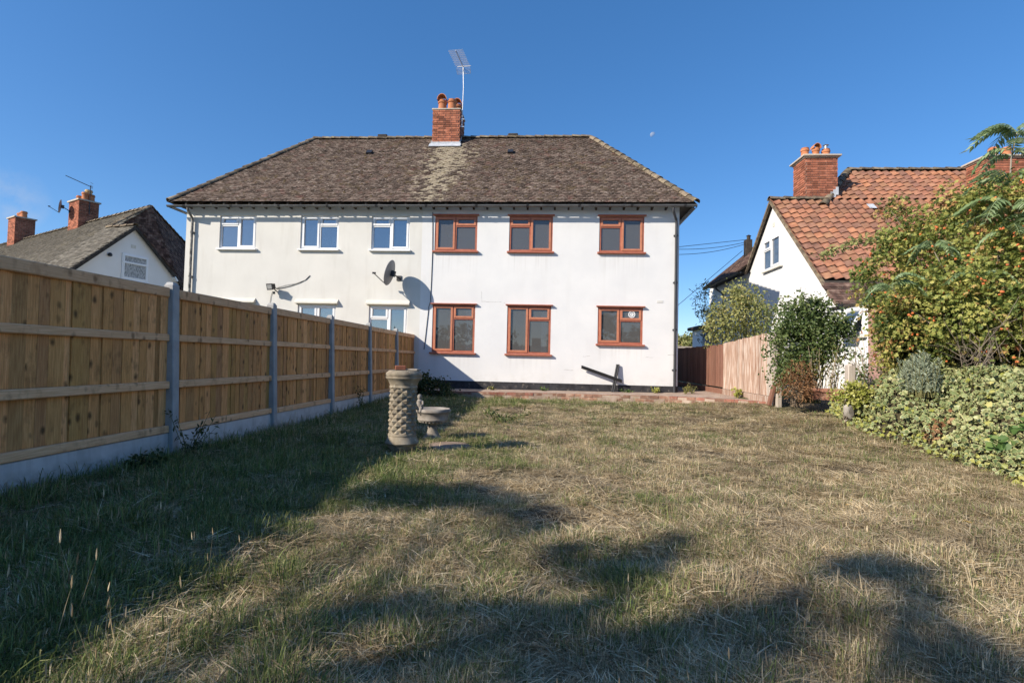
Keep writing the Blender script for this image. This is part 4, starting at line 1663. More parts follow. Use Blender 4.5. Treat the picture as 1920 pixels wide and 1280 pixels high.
b = MB()
b.poly([lg(-3.3, 0, 0), lg(2.2, 0, 0), lg(2.2, 0, 4.35), lg(0, 0, 6.22), lg(-3.3, 0, 3.2)])
b.poly([lg(2.2, -.6, 0), lg(6.5, -.6, 0), lg(6.5, -.6, 4.2), lg(2.2, -.6, 4.2)])
b.poly([lg(-3.3, 0, 0), lg(-3.3, 0, 3.2), lg(-3.3, -16, 3.2), lg(-3.3, -16, 0)])
b.build('wall', M_grey_render, lh)
sl = .93
RTOP = 7.55
E1 = lg(1.45, -.95, RTOP)
RL = E1 + Vector((-17.5, 8.6, -.1))
GR = lg(0, -1.45, 6.28)
GO = lg(0, .15, 6.28)
FE = lg(-3.45, .15, 6.28 - 3.45 * sl)
b = MB()
P_fl = lg(-3.45, -16.5, 6.28 - 3.45 * sl)
slopes = []
b.poly([GO, FE, lg(-3.45, -1.45, 6.28 - 3.45 * sl), GR])
FE2 = lg(-3.45, -1.45, 6.28 - 3.45 * sl)
b.poly([FE2, P_fl, RL])
b.poly([FE2, RL, E1])
b.poly([FE2, E1, GR])
be = [lg(2.35, .15, 6.28 - 2.35 * .92), lg(2.35, -.2, 6.28 - 2.35 * .92)]
b.poly([GO, GR, be[1], be[0]])
hipfar = lg(6.6, -.1, 4.1)
hipnear = lg(1.6, -.1, 4.1)
top2 = lg(4.6, -2.4, 6.55)
b.poly([lg(2.6, -.25, 3.9), lg(7.5, -.25, 3.9), top2])
b.poly([lg(2.6, -.25, 3.9), top2, E1])
b.poly([lg(2.6, -.25, 3.9), E1, GR])
b.poly([E1, top2, lg(8.5, -6, 6.5), RL])
roof3 = b.build('roof', M_darkwood, lh)
GT = box_me('tile', M_greytile, .08, .10, .010)
DT = box_me('tile', M_darktile, .08, .11, .014)  # darker than the front tiles: shade on the hip put into their colour
ud = -gn
FE2 = lg(-3.45, -1.45, 6.28 - 3.45 * sl)
for tri_ in ([FE2, P_fl, RL], [FE2, RL, E1], [FE2, E1, GR], [FE, FE2, GR, GO]):
    tile_plane('tile', GT, tri_, gn, .17, .12, roof3, 0, lift=.025, tilt=.12)
for tri_ in ([lg(2.6, -.25, 3.9), lg(7.5, -.25, 3.9), top2], [lg(2.6, -.25, 3.9), top2, E1], [lg(2.6, -.25, 3.9), E1, GR]):
    tile_plane('tile', DT, tri_, gd, .17, .12, roof3, 0, lift=.035, tilt=.16)
tile_plane('tile', DT, [be[0], GO, GR, be[1]], gn, .17, .12, roof3, 0, lift=.02)
for (p, q) in ((E1, RL), (GO, GR), (GR, E1), (E1, top2), (top2, lg(8.5, -6, 6.5))):
    round_tiles('ridge_tile', RIDGE2, p, q, .42, roof3)
b = MB()
for (p, q) in ((GO, FE), (GO, be[0])):
    d = q - p
    b.obox((p + q) / 2 + Vector((0, 0, -.07)), gn * .03, d / 2, gn.cross(d).normalized() * .06)
b.build('barge_board', M_darkwood, lh)
TL = side_frame(lg(0, 0, 0), gd)
f = window(lh, TL, -.42, .70, 4.02, 5.08, 'N', M_upvc, M_net, M_upvc, yf=-.05)
b = MB(TL)
b.box(-.42, .70, -.07, -.03, 4.68, 4.76, .006)
b.build('transom', M_upvc, f)
b = MB(TL)
b.box(-.05, .15, -.01, .02, 5.36, 5.50, .002)
b.build('air_brick', M_creamtrim, lh)
b = MB(TL)
b.lathe((-.92, -.06, 4.90), [(0, -.08), (.07, -.06), (.08, 0), (.05, .06), (0, .08)], 10)
b.build('wall_lamp', M_black, lh)
b = MB(TL)
b.obox((1.9, -.12, 4.35), (.07, 0, -.08), (0, .12, 0), (.02, 0, .02))
b.build('eaves_end', M_upvc, lh)


def rid(px):
    d = ray(px, 400)
    # point of the main ridge in that direction (plan)
    e = (RL - E1)
    k = (E1.x * d.y - E1.y * d.x) / (e.y * d.x - e.x * d.y)
    return E1 + e * k, k


def lchim(px, wa, wb, zt, pots, below=1.6):
    p, k = rid(px)
    e = (RL - E1)
    e = Vector((e.x, e.y, 0)).normalized()
    q = Vector((-e.y, e.x, 0))
    b = MB()
    b.obox((p.x, p.y, (p.z - below + zt) / 2), e * (wa - .012), q * (wb - .012), (0, 0, (zt - p.z + below) / 2))
    b.obox((p.x, p.y, zt + .03), e * (wa + .07), q * (wb + .07), (0, 0, .035))
    c = b.build('chimney', M_mortar, lh)
    Ms = []
    nco = int((zt - p.z + below) / .078)
    for r in range(nco):
        z = zt - (r + .5) * .078
        for (dirv, out, hw, hd) in ((e, q, wa, wb), (e, -q, wa, wb), (q, e, wb, wa), (q, -e, wb, wa)):
            s = -hw - (.11 if r % 2 else 0)
            while s < hw - .03:
                a0, a1 = max(s, -hw), min(s + .22, hw)
                if a1 - a0 > .03:
                    cc = Vector((p.x, p.y, z)) + dirv * ((a0 + a1) / 2) + out * (hd - .02)
                    Ms.append(frame_m(cc, dirv * (a1 - a0 - .012), out * .055, Vector((0, 0, .066))))
                s += .22
    join_instances('brick', BRICK, Ms, c)
    for (da, db, h, r, mt) in pots:
        c_ = p + e * da + q * db
        pot(c, c_.x, c_.y, zt + .06, h, r, mat=mt)
    b = MB()
    b.obox(Vector((p.x, p.y, p.z - .15)) - q * (wb + .02), e * (wa + .05), q * .02, (0, 0, .14))
    b.build('lead_flashing', M_lead, c)
    return c, p, e, q


_, pc, ec, qc = lchim(157, .58, .42, 8.62, [(-.35, .1, .42, .15, M_pot), (-.05, -.15, .66, .16, M_buffpot), (.32, .1, .34, .13, M_pot), (-.40, -.15, .36, .14, M_pot)])
_, pc2, _, _ = lchim(42, .55, .45, 8.72, [(-.25, 0, .4, .16, M_pot), (.05, 0, .36, .15, M_pot), (.33, 0, .36, .15, M_pot)], 1.6)
# aerial and dish of that house
pm_ = pc - ec * .62
a2 = thing('tv_aerial', 'slanting black aerial on the nearer chimney of the left neighbour house', 'aerial', (pm_.x, pm_.y, 8.2), 'television aerials')
b = MB()
b.tube([(pm_.x, pm_.y, 7.95), (pm_.x, pm_.y, 9.45)], .02, 6)
b.build('mast', M_black, a2)
b = MB()
tip = Vector((pm_.x, pm_.y, 9.40))
bd2 = Vector((-.86, -.35, .38)).normalized()
b.tube([tip - bd2 * .1, tip + bd2 * 1.15], .018, 6)
sd = bd2.cross(Vector((0, 0, 1))).normalized()
for k in range(7):
    p = tip + bd2 * (.1 + .16 * k)
    b.tube([p - sd * .12, p + sd * .12], .008, 4)
b.build('boom', M_black, a2)
b = MB()
for s in (-.2, -.07, .07, .2):
    b.tube([tip - bd2 * .05 + Vector((0, 0, s)) - sd * .15, tip - bd2 * .05 + Vector((0, 0, s)) + sd * .15], .01, 4)
b.build('reflector', M_metal, a2)
pd_ = pc + ec * .42 + qc * .80
dish_builder('satellite_dish', 'dark satellite dish beside the nearer chimney of the left house', (pd_.x, pd_.y, 8.30), (-.80, -.60, .10), .34, None, tuple(pc + ec * .40 + qc * .43 + Vector((0, 0, .62))), 'satellite dishes')

# ================================================================== OLD BROWN FENCE ON THE RIGHT
of = thing('old_brown_fence', 'old faded brown vertical-board fence running back beside the white house', 'fence', (4.5, 12, .35))
OB = MB()
OB.box(-.011, .011, -.5, .5, 0, 1)
OBm = {}
for nm, mt in (('brown', M_brownboard), ('red', M_redboard), ('grey', M_greyboard)):
    me = bpy.data.meshes.new('board')
    me.from_pydata(OB.v, [], OB.f)
    me.materials.append(mt)
    OBm[nm] = me
yy = 10.62
while yy < 20.6:
    w = random.uniform(.13, .165)
    y = yy + w / 2
    if y < 11.0:
        me, top = OBm['grey'], 1.76
    elif y < 13.75:
        me, top = OBm['brown'], 1.76 - .05 * (y - 11)
    else:
        me, top = OBm['red'], 1.60
    top += random.uniform(-.012, .012)
    zb = .47 if y < 13.75 else .50
    M = Matrix.Translation((4.5 + random.uniform(-.006, .006), y, zb)) @ Matrix.Rotation(random.uniform(-.06, .06), 4, 'Z') @ Matrix.Diagonal((1, w * 1.04, top - zb, 1))
    piece('board', me, M, of)
    yy += w
for (ya, yb) in ((10.65, 12.2), (12.22, 13.74), (13.78, 15.6), (15.62, 17.5), (17.52, 20.5)):
    b = MB()
    b.box(4.465, 4.505, ya, yb, .28, .462, .006)
    b.build('gravel_board', M_brownboard if ya < 13 else M_redboard, of)
for y in (13.76, 15.61, 17.51):
    b = MB()
    b.box(4.51, 4.60, y - .05, y + .05, .2, 1.62, .008)
    b.build('post', M_greyboard, of)
b = MB()
b.box(4.47, 4.56, 10.52, 10.61, .2, 1.80, .008)
b.build('post', M_greyboard, of)
b = MB()
b.obox((4.40, 10.62, .50), Vector((.05, 0, .20)), Vector((0, .06, 0)), Vector((-.02, 0, .01)))
b.build('strut', M_redboard, of)

# ================================================================== GARDEN ORNAMENTS
cx, cy = -1.625, 5.80
cz = gh(cx, cy)
colm = thing('garden_column', 'tall stone-coloured ornamental column with raised diamond pattern standing on the lawn', 'ornament', (cx, cy, cz))
b = MB()
b.lathe((0, 0, 0), [(.09, -.02), (.118, .03), (.158, .085), (.160, .098), (.176, .105), (.186, .125), (.176, .15), (.160, .185), (.154, .20), (.158, .205), (.156, .225), (.150, .228)], 48)
b.T = Matrix.Translation((cx, cy, cz))
b.build('base', M_stone, colm)
nu, nz = 132, 132
zA, zB = .228, .735
U_, Z_ = np.meshgrid(np.arange(nu) / nu, np.linspace(0, 1, nz + 1))
nd_u, nd_z = 9, 5.5
pq1 = U_ * nd_u + Z_ * nd_z
pq2 = U_ * nd_u - Z_ * nd_z


def tri(q):
    f_ = q - np.floor(q)
    return 1 - np.abs(2 * f_ - 1)


hgt = np.minimum(tri(pq1), tri(pq2))
rad = .134 + .028 * hgt + .004 * (vnoise(U_ * 40, Z_ * 40, 2) - .5)
ends = np.minimum(smv(Z_, 0, .02), smv(-Z_, -1, -.98))
rad = .142 * (1 - ends) + rad * ends
V = np.stack([cx + rad * np.cos(2 * PI * U_), cy + rad * np.sin(2 * PI * U_), cz + zA + (zB - zA) * Z_], -1).reshape(-1, 3)
V -= np.array(WL[colm.name])
F = [(j * nu + i, j * nu + (i + 1) % nu, (j + 1) * nu + (i + 1) % nu, (j + 1) * nu + i) for j in range(nz) for i in range(nu)]
link('shaft', quads('shaft', V, F, [M_stone]), colm)
b = MB(Matrix.Translation((cx, cy, cz)))
b.lathe((0, 0, 0), [(.148, .733), (.156, .738), (.156, .752), (.150, .76), (.158, .785), (.178, .822), (.196, .838), (.200, .842), (.200, .858), (.193, .862), (.199, .868), (.201, .890), (.197, .902), (.180, .915), (.165, .930), (.12, .925), (.11, .80)], 48)
b.build('capital', M_stone, colm)
o = MB().box(-.058, .058, -.045, .045, 0, .052, .006)
o.T = Matrix.Translation((cx - .035, cy - .03, cz + .932)) @ Matrix.Rotation(.35, 4, 'Z')
o = o.build('broken_brick', M_brick, None, base=(cx - .035, cy - .03, cz + .932))
tag(o, 'broken orange-red brick lying on top of the diamond-patterned column', 'brick')
o = MB().box(-.075, .075, -.05, .05, 0, .018, .006)
o.T = Matrix.Translation((cx + .105, cy + .0, cz + .931)) @ Matrix.Rotation(-.2, 4, 'Z')
o = o.build('stone_chip', M_stone2, None, base=(cx + .105, cy, cz + .931))
tag(o, 'flat grey stone chip beside the brick on the column top', 'stone')

bx, by = -1.53, 6.93
bz = gh(bx, by)
bath = thing('bird_bath', 'grey stone bird bath with a beaded bowl just behind the diamond-patterned column', 'bird bath', (bx, by, bz))
TB = Matrix.Translation((bx, by, bz))
b = MB(TB)
b.lathe((0, 0, 0), [(.135, 0), (.135, .03), (.12, .045), (.10, .07), (.07, .12), (.06, .165), (.068, .18), (.068, .19), (.05, .20), (.05, .215)], 32)
b.build('pedestal', M_stone2, bath)
b = MB(TB)
b.lathe((0, 0, 0), [(.05, .21), (.12, .235), (.165, .265), (.20, .275), (.205, .29), (.20, .30), (.205, .36), (.218, .375), (.236, .39), (.238, .41), (.225, .43), (.205, .425), (.17, .40), (.0, .385)], 40)
bowl = b.build('bowl', M_stone2, bath)
b = MB(TB)
for k in range(24):
    a = 2 * PI * k / 24
    b.lathe((.172 * math.cos(a), .172 * math.sin(a), .262), [(0, -.02), (.014, -.012), (.018, 0), (.014, .012), (0, .02)], 8)
o = b.build('bead', M_stone2, bowl)
o['kind'] = 'stuff'
b = MB(Matrix.Translation((bx - .16, by - .11, bz + .42)))
b.lathe((0, 0, 0), [(.05, 0), (.055, .03), (.045, .07), (.04, .10), (.044, .115), (.02, .135), (.016, .145)], 14)
b.lathe((.0, -.004, .168), [(0, -.034), (.022, -.026), (.030, -.008), (.030, .01), (.022, .028), (0, .036)], 12)
for s in (-1, 1):
    b.tube([(.04 * s, -.01, .112), (.055 * s, -.035, .07), (.03 * s, -.07, .05)], [.014, .012, .010], 6)
    b.tube([(.03 * s, -.03, .02), (.04 * s, -.08, .035), (.035 * s, -.10, -.02)], [.022, .018, .014], 6)
b.build('seated_figure', M_stone2, bath)
sx, sy = -1.19, 6.33
o = MB(Matrix.Translation((sx, sy, gh(sx, sy))))
o.lathe((0, 0, 0), [(.27, -.03), (.275, .02), (.25, .045), (.05, .055)], 24)
o = o.build('round_stone_slab', M_slab, None, base=(sx, sy, gh(sx, sy)))
tag(o, 'low round brown slab lying in the grass at the foot of the column and bird bath', 'stone slab')

# terracotta trough, concrete post, stone
tx, ty, tz = 4.93, 9.65, .50
tr = thing('terracotta_trough', 'reddish terracotta trough with thin dry stems by the concrete stub post', 'planter', (tx, ty, tz), None)
b = MB(Matrix.Translation((tx, ty, tz)) @ Matrix.Rotation(-.25, 4, 'Z'))
b.add([(-.24, -.09, 0), (.24, -.09, 0), (.24, .09, 0), (-.24, .09, 0), (-.29, -.12, .20), (.29, -.12, .20), (.29, .12, .20), (-.29, .12, .20), (-.26, -.09, .20), (.26, -.09, .20), (.26, .09, .20), (-.26, .09, .20), (-.25, -.08, .14), (.25, -.08, .14), (.25, .08, .14), (-.25, .08, .14)],
      [(0, 1, 5, 4), (1, 2, 6, 5), (2, 3, 7, 6), (3, 0, 4, 7), (4, 5, 9, 8), (5, 6, 10, 9), (6, 7, 11, 10), (7, 4, 8, 11), (8, 9, 13, 12), (9, 10, 14, 13), (10, 11, 15, 14), (11, 8, 12, 15), (12, 13, 14, 15), (3, 2, 1, 0)])
b.box(-.305, .305, -.135, -.115, .135, .205, .008)
b.box(-.305, -.28, -.115, .13, .135, .205, .008)
b.box(.28, .305, -.115, .13, .135, .205, .008)
b.build('pot', M_trough, tr)
p0, p1 = atx(1592, 752, 4.62), atx(1592, 682, 4.62)
o = MB()
o.T = Matrix.Translation((p0.x, p0.y, 0)) @ Matrix.Rotation(.015, 4, 'Y')
o.box(-.055, .055, -.055, .055, .2, p1.z - .02, .01)
o.lathe((0, 0, p1.z - .02), [(.06, 0), (.03, .025), (.0, .03)], 4)
o = o.build('concrete_post', M_greyboard, None, base=(p0.x, p0.y, .3))
tag(o, 'short bleached concrete stub post at the left end of the ivy', 'post')
import bmesh


def rock(name, c, r, mat, seed, label):
    bm = bmesh.new()
    bmesh.ops.create_icosphere(bm, subdivisions=3, radius=1)
    rr = np.random.default_rng(seed)
    dirs = [Vector(d).normalized() for d in rr.normal(size=(9, 3))]
    offs = rr.uniform(.6, .95, 9)
    for v in bm.verts:
        for d, q in zip(dirs, offs):
            t = v.co.dot(d)
            if t > q:
                v.co -= d * (t - q)
        v.co = Vector((v.co.x * r[0], v.co.y * r[1], v.co.z * r[2]))
    me = bpy.data.meshes.new(name)
    bm.to_mesh(me)
    bm.free()
    me.materials.append(mat)
    o = link(name, me, None, c)
    tag(o, label, 'stone')
    return o


q = atx(1590, 778, 4.50)
rock('stone', (q.x, q.y, q.z + .05), (.08, .07, .13), M_stone2, 4, 'grey upright stone half buried at the left foot of the ivy')

# ================================================================== PLANTS
def unit(a):
    return a / np.maximum(np.linalg.norm(a, axis=-1, keepdims=True), 1e-9)


LEAF = {
    'oval': (np.array([[0, 0, 0], [.32, .30, .10], [.32, .72, .06], [0, 1, -.08], [-.32, .72, .06], [-.32, .30, .10]]), [[0, 1, 2, 3], [0, 3, 4, 5]]),
    'thin': (np.array([[0, 0, 0], [.14, .45, .05], [0, 1, -.10], [-.14, .45, .05]]), [[0, 1, 2], [0, 2, 3]]),
    'ivy': (np.array([[0, 0, 0], [.46, .10, .04], [.34, .42, .05], [.50, .62, -.03], [.16, .72, .05], [0, 1.02, -.06], [-.16, .72, .05], [-.50, .62, -.03], [-.34, .42, .05], [-.46, .10, .04]]),
            [[0, 1, 2, 3, 4, 5], [0, 5, 6, 7, 8, 9]]),
    'maple': (np.array([[0, 0, 0], [.40, .12, .02], [.26, .36, .07], [.52, .66, -.05], [.15, .66, .06], [0, 1, -.10], [-.15, .66, .06], [-.52, .66, -.05], [-.26, .36, .07], [-.40, .12, .02]]),
              [[0, 1, 2, 3, 4, 5], [0, 5, 6, 7, 8, 9]]),
}


def leaf_arrays(P, Dv, Nv, size, kind):
    """one leaf at each P: along Dv, facing Nv"""
    base, faces = LEAF[kind]
    Dv = unit(Dv)
    S_ = unit(np.cross(Dv, Nv))
    N_ = np.cross(S_, Dv)
    sz = np.asarray(size)[:, None, None]
    V = P[:, None, :] + sz * (base[None, :, 0:1] * S_[:, None, :] + base[None, :, 1:2] * Dv[:, None, :] + base[None, :, 2:3] * N_[:, None, :])
    k = len(base)
    n = len(P)
    F = np.concatenate([np.array(faces)[None] + (np.arange(n) * k)[:, None, None]], 0).reshape(-1, len(faces[0]))
    return V.reshape(-1, 3), F, len(faces)


def leaves_obj(name, P, Dv, Nv, size, kind, mat, parent, rnd=None, two_tone=None):
    V, F, nf = leaf_arrays(P, Dv, Nv, size, kind)
    rnd = RNG.random(len(P)) if rnd is None else rnd
    me = quads(name, V - np.array(WL[parent.name]), F, [mat], fattr=np.repeat(rnd, nf))
    return link(name, me, parent)


def lobes_leaves(lobes, nclump, per, spread, size, seed, shell=.55, up=.5, droop=.25, ground=None, out=.7):
    """clumps near the shell of overlapping ellipsoids -> leaf positions, directions, normals, tint"""
    rg = np.random.default_rng(seed)
    vol = np.array([l[1][0] * l[1][1] * l[1][2] for l in lobes]) ** .67
    pick = rg.choice(len(lobes), nclump, p=vol / vol.sum())
    C_ = np.array([l[0] for l in lobes])[pick]
    R_ = np.array([l[1] for l in lobes])[pick]
    d = unit(rg.normal(size=(nclump, 3)))
    rad = shell + (1.06 - shell) * rg.random((nclump, 1)) ** .6
    rad *= 1 + .22 * (rg.random((nclump, 1)) - .5)
    cen = C_ + d * R_ * rad
    if ground is not None:
        keep = cen[:, 2] > ground
        cen, d = cen[keep], d[keep]
    n = len(cen)
    tone = rg.random(n)
    P = cen[:, None, :] + rg.normal(size=(n, per, 3)) * np.array(spread)
    Dv = unit(d[:, None, :] * out + rg.normal(size=(n, per, 3)) * .8 + np.array([0, 0, -droop]))
    Nv = unit(rg.normal(size=(n, per, 3)) * .6 + np.array([0, 0, up]) + d[:, None, :] * .6)
    t = np.clip(tone[:, None] * .72 + rg.random((n, per)) * .38 - .05, 0, 1)
    sz = size * (.6 + .7 * rg.random((n, per)))
    return cen, P.reshape(-1, 3), Dv.reshape(-1, 3), Nv.reshape(-1, 3), sz.ravel(), t.ravel()


def stems_obj(name, root, tips, mat, parent, r=.012, seed=0, wig=.08, n=6):
    rg = random.Random(seed)
    b = MB()
    for t in tips:
        t = Vector(t)
        s = Vector(root) + Vector((rg.uniform(-1, 1), rg.uniform(-1, 1), 0)) * (.12 * (t - Vector(root)).length)
        pts = []
        for k in range(n + 1):
            q = k / n
            p = s.lerp(t, q)
            p += Vector((rg.uniform(-wig, wig), rg.uniform(-wig, wig), rg.uniform(-wig, wig))) * (1 - q) * q * 4 * .5
            p.z += (t.z - s.z) * .12 * math.sin(q * PI)
            pts.append(p)
        b.tube(pts, [r * (1 - .75 * k / n) for k in range(n + 1)], 5, caps=False)
    o = b.build(name, mat, parent)
    return o


def shrub(name, label, cat, base, lobes, nclump, per, spread, size, mat, seed, leaf='oval', stem=M_bark, stem_r=.012, nstem=30, group=None, wig=.1, **kw):
    t = thing(name, label, cat, base, group)
    cen, P, Dv, Nv, sz, tt = lobes_leaves(lobes, nclump, per, spread, size, seed, **kw)
    leaves_obj('foliage', P, Dv, Nv, sz, leaf, mat, t, tt)
    step = max(1, len(cen) // nstem)
    stems_obj('stems', base, [c for c in cen[::step]], stem, t, stem_r, seed, wig)
    return t, cen


def lobe(px, py, Y, rpx, rpy, rdep=None):
    c = aty(px, py, Y)
    s = Y / FPX * 1.02
    return ((c.x, c.y, c.z), (rpx * s, (rdep if rdep else (rpx + rpy) * .5 * s), rpy * s))


M_berryleaf = leafmat('autumn_shrub_leaf', [(0, (.06, .095, .026)), (.25, (.15, .20, .05)), (.5, (.30, .33, .085)), (.75, (.50, .47, .14)), (.9, (.50, .33, .13)), (1, (.40, .16, .08))], .35, .5)
M_yellowleaf = leafmat('yellow_green_leaf', [(0, (.09, .10, .02)), (.5, (.24, .24, .055)), (1, (.42, .38, .10))], .4, .5)
M_jasmine = leafmat('dark_green_small_leaf', [(0, (.05, .085, .025)), (.5, (.11, .155, .05)), (.85, (.18, .22, .075)), (1, (.30, .30, .11))], .3, .45)
M_rose = leafmat('olive_shrub_leaf', [(0, (.12, .14, .045)), (.5, (.27, .29, .10)), (.85, (.40, .38, .15)), (1, (.46, .36, .16))], .35, .5)
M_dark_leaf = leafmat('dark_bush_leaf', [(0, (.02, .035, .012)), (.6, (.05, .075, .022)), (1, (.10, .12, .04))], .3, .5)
M_brownleaf = leafmat('withered_leaf', [(0, (.14, .065, .03)), (.6, (.28, .15, .075)), (1, (.42, .27, .15))], .25, .8, spec=.1)
M_sumac = leafmat('long_green_leaflet', [(0, (.15, .22, .09)), (.6, (.26, .36, .17)), (1, (.40, .48, .28))], .4, .4, 'island')
M_rosemary = leafmat('grey_green_needle', [(0, (.16, .20, .14)), (.6, (.29, .335, .24)), (1, (.42, .46, .35))], .2, .7, spec=.1)
M_euon = leafmat('lime_yellow_leaf', [(0, (.20, .24, .04)), (.6, (.42, .43, .10)), (1, (.60, .56, .22))], .35, .4)
M_berry = surf('orange_red_berry', [(.3, (.48, .10, .03)), (.7, (.60, .20, .06))], ns=30, rough=.35, spec=.5, rnd=.2)
M_twig = surf('dry_twig', [(.3, (.20, .15, .10)), (.7, (.36, .29, .21))], ns=14, rough=.9)
M_greenstem = surf('green_stem', [(.3, (.10, .11, .035)), (.7, (.20, .18, .08))], ns=14, rough=.8)


def ivymat():
    m = leafmat('variegated_ivy_leaf', [(0, (.10, .15, .06)), (.5, (.24, .30, .13)), (.85, (.40, .43, .20)), (1, (.54, .52, .25))], .25, .45)
    return m


M_ivy = ivymat()
M_ivyrim = leafmat('cream_ivy_margin', [(0, (.32, .345, .145)), (.6, (.49, .485, .235)), (1, (.63, .59, .33))], .25, .45)

# ---- berry shrub
base = Vector((6.3, 8.1, .3))
lobes = [lobe(1708, 520, 8.4, 72, 90, .6), lobe(1800, 480, 8.1, 95, 105, .8), lobe(1870, 440, 7.4, 75, 95, .7), lobe(1755, 590, 7.5, 95, 75, .6), lobe(1880, 560, 6.9, 80, 95, .6),
         lobe(1695, 620, 8.0, 60, 55, .5), lobe(1676, 570, 8.8, 32, 46, .35), lobe(1690, 425, 8.4, 38, 38, .3), lobe(1810, 385, 7.9, 42, 34, .35), lobe(1730, 470, 8.3, 30, 60, .3), lobe(1960, 480, 7.0, 80, 150, .7), lobe(1990, 600, 6.6, 90, 90, .6)]
bs, cen = shrub('berry_shrub', 'large spreading autumn shrub with orange berries and yellow-green leaves rising above the ivy', 'shrub', tuple(base), lobes, 760, 36, (.085, .085, .075), .058, M_berryleaf, 5,
                leaf='maple', stem_r=.016, nstem=90, wig=.25, shell=.62)
rg = np.random.default_rng(3)
b = MB()
for k in range(250):
    c = Vector(cen[rg.integers(len(cen))]) + Vector(rg.normal(size=3) * .1)
    d = (CAMPOS - c).normalized()
    c += d * .13
    for j in range(int(rg.integers(1, 4))):
        p = c + Vector(rg.normal(size=3) * .022)
        r = float(rg.uniform(.012, .019))
        b.lathe(p, [(0, -r), (r * .8, -r * .6), (r, 0), (r * .8, r * .6), (0, r)], 6)
o = b.build('berries', M_berry, bs)
o['kind'] = 'stuff'
# small-leaved yellow shrub in front of the lean-to
shrub('yellow_shrub', 'yellow-green small-leaved shrub between the lean-to window and the berry shrub', 'shrub', (5.6, 8.9, .35),
      [lobe(1694, 640, 8.5, 36, 52, .35), lobe(1684, 590, 8.6, 30, 36, .3), lobe(1705, 655, 8.2, 48, 50, .35), lobe(1650, 545, 8.9, 34, 20, .22)], 160, 30, (.07, .07, .06), .045, M_yellowleaf, 8, stem_r=.012, nstem=36, wig=.2, shell=.4)
# arching stem over the pantiles
clm = thing('arching_stem', 'long leafy stem arching left across the lower pantiles', 'climber', tuple(aty(1690, 470, 9.6)))
pts = [aty(px, py, Y) for px, py, Y in ((1700, 480, 9.2), (1665, 447, 9.8), (1640, 446, 10.2), (1610, 453, 10.7), (1580, 462, 11.2), (1555, 474, 11.6), (1538, 480, 11.8))]
b = MB()
b.tube(pts, [.014, .012, .011, .01, .008, .006, .004], 5)
b.build('stem', M_greenstem, clm)
P = []
for k in range(340):
    t = random.random() ** .8 * (len(pts) - 1.001)
    i = int(t)
    P.append(np.array(pts[i].lerp(pts[i + 1], t - i)) + RNG.normal(size=3) * np.array((.06, .06, .05)))
P = np.array(P)
leaves_obj('foliage', P, RNG.normal(size=P.shape) + np.array((-.4, 0, -.3)), RNG.normal(size=P.shape) * .5 + np.array((-.2, -.6, .8)), RNG.uniform(.05, .085, len(P)), 'oval', M_rose, clm)

# ---- sumac with long pinnate fronds
FRONDS = []
for q in range(3):
    b = MB()
    L = .50
    rib = [Vector((0, t * L * (1 - .25 * t), -.55 * L * t ** 2.2 + .08 * math.sin(t * PI))) for t in np.linspace(0, 1, 8)]
    b.tube(rib, [.006, .005, .005, .004, .004, .003, .003, .002], 4, caps=False)
    n = 11
    for k in range(n + 1):
        t = .18 + .82 * k / n
        p = Vector((0, t * L * (1 - .25 * t), -.55 * L * t ** 2.2 + .08 * math.sin(t * PI)))
        ln = .135 * (1 - .45 * abs(t - .5) * 1.4)
        for s in ((-1, 1) if k < n else (0,)):
            dv = Vector((s * 1.0, .38 + random.uniform(-.1, .1), -.85 + random.uniform(-.2, .15))).normalized() if s else Vector((0, 1, -.5)).normalized()
            w = dv.cross(Vector((0, 0, 1))).normalized() * .021
            b.poly([p, p + dv * ln * .35 + w, p + dv * ln + Vector((0, 0, -.02)), p + dv * ln * .35 - w])
    me = bpy.data.meshes.new('frond')
    me.from_pydata(b.v, [], b.f)
    me.materials.append(M_sumac)
    FRONDS.append(me)


def put_frond(p, d, s, parent, k):
    d = Vector(d).normalized()
    side = d.cross(Vector((0, 0, 1))).normalized()
    nn = side.cross(d)
    M = frame_m(Vector(p), side * s, d * s, nn * s)
    piece('frond', FRONDS[k % 3], M, parent)


sb_ = Vector((6.25, 7.45, .3))
sm_ = thing('sumac_tree', 'young tree with long drooping feather-like fronds at the right edge', 'tree', tuple(sb_))
fork = aty(1872, 470, 7.59)
limbs = [([sb_, aty(1885, 640, 7.47), aty(1868, 540, 7.53), fork], [.036, .03, .026, .022]),
         ([fork, aty(1890, 435, 7.47), aty(1893, 360, 7.42), aty(1896, 300, 7.3), aty(1906, 250, 7.3)], [.022, .015, .012, .010, .006]),
         ([fork, aty(1905, 455, 7.36), aty(1935, 440, 7.24), aty(1960, 400, 7.13)], [.028, .022, .018, .010]),
         ([fork, aty(1868, 440, 7.53), aty(1880, 415, 7.47)], [.02, .014, .008]),
         ([aty(1885, 640, 7.47), aty(1840, 600, 7.93), aty(1790, 545, 7.50), aty(1752, 472, 7.50)], [.02, .014, .010, .005]),
         ([aty(1840, 600, 7.93), aty(1750, 610, 7.60), aty(1700, 575, 7.70), aty(1675, 542, 7.60)], [.014, .011, .008, .005]),
         ([aty(1885, 640, 7.47), aty(1870, 560, 7.47), aty(1835, 520, 7.47)], [.014, .010, .005])]
for pts, rr in limbs:
    b = MB()
    b.tube(pts, rr, 7)
    b.build('trunk' if pts[0] is sb_ else 'limb', M_palebark, sm_)
k = 0
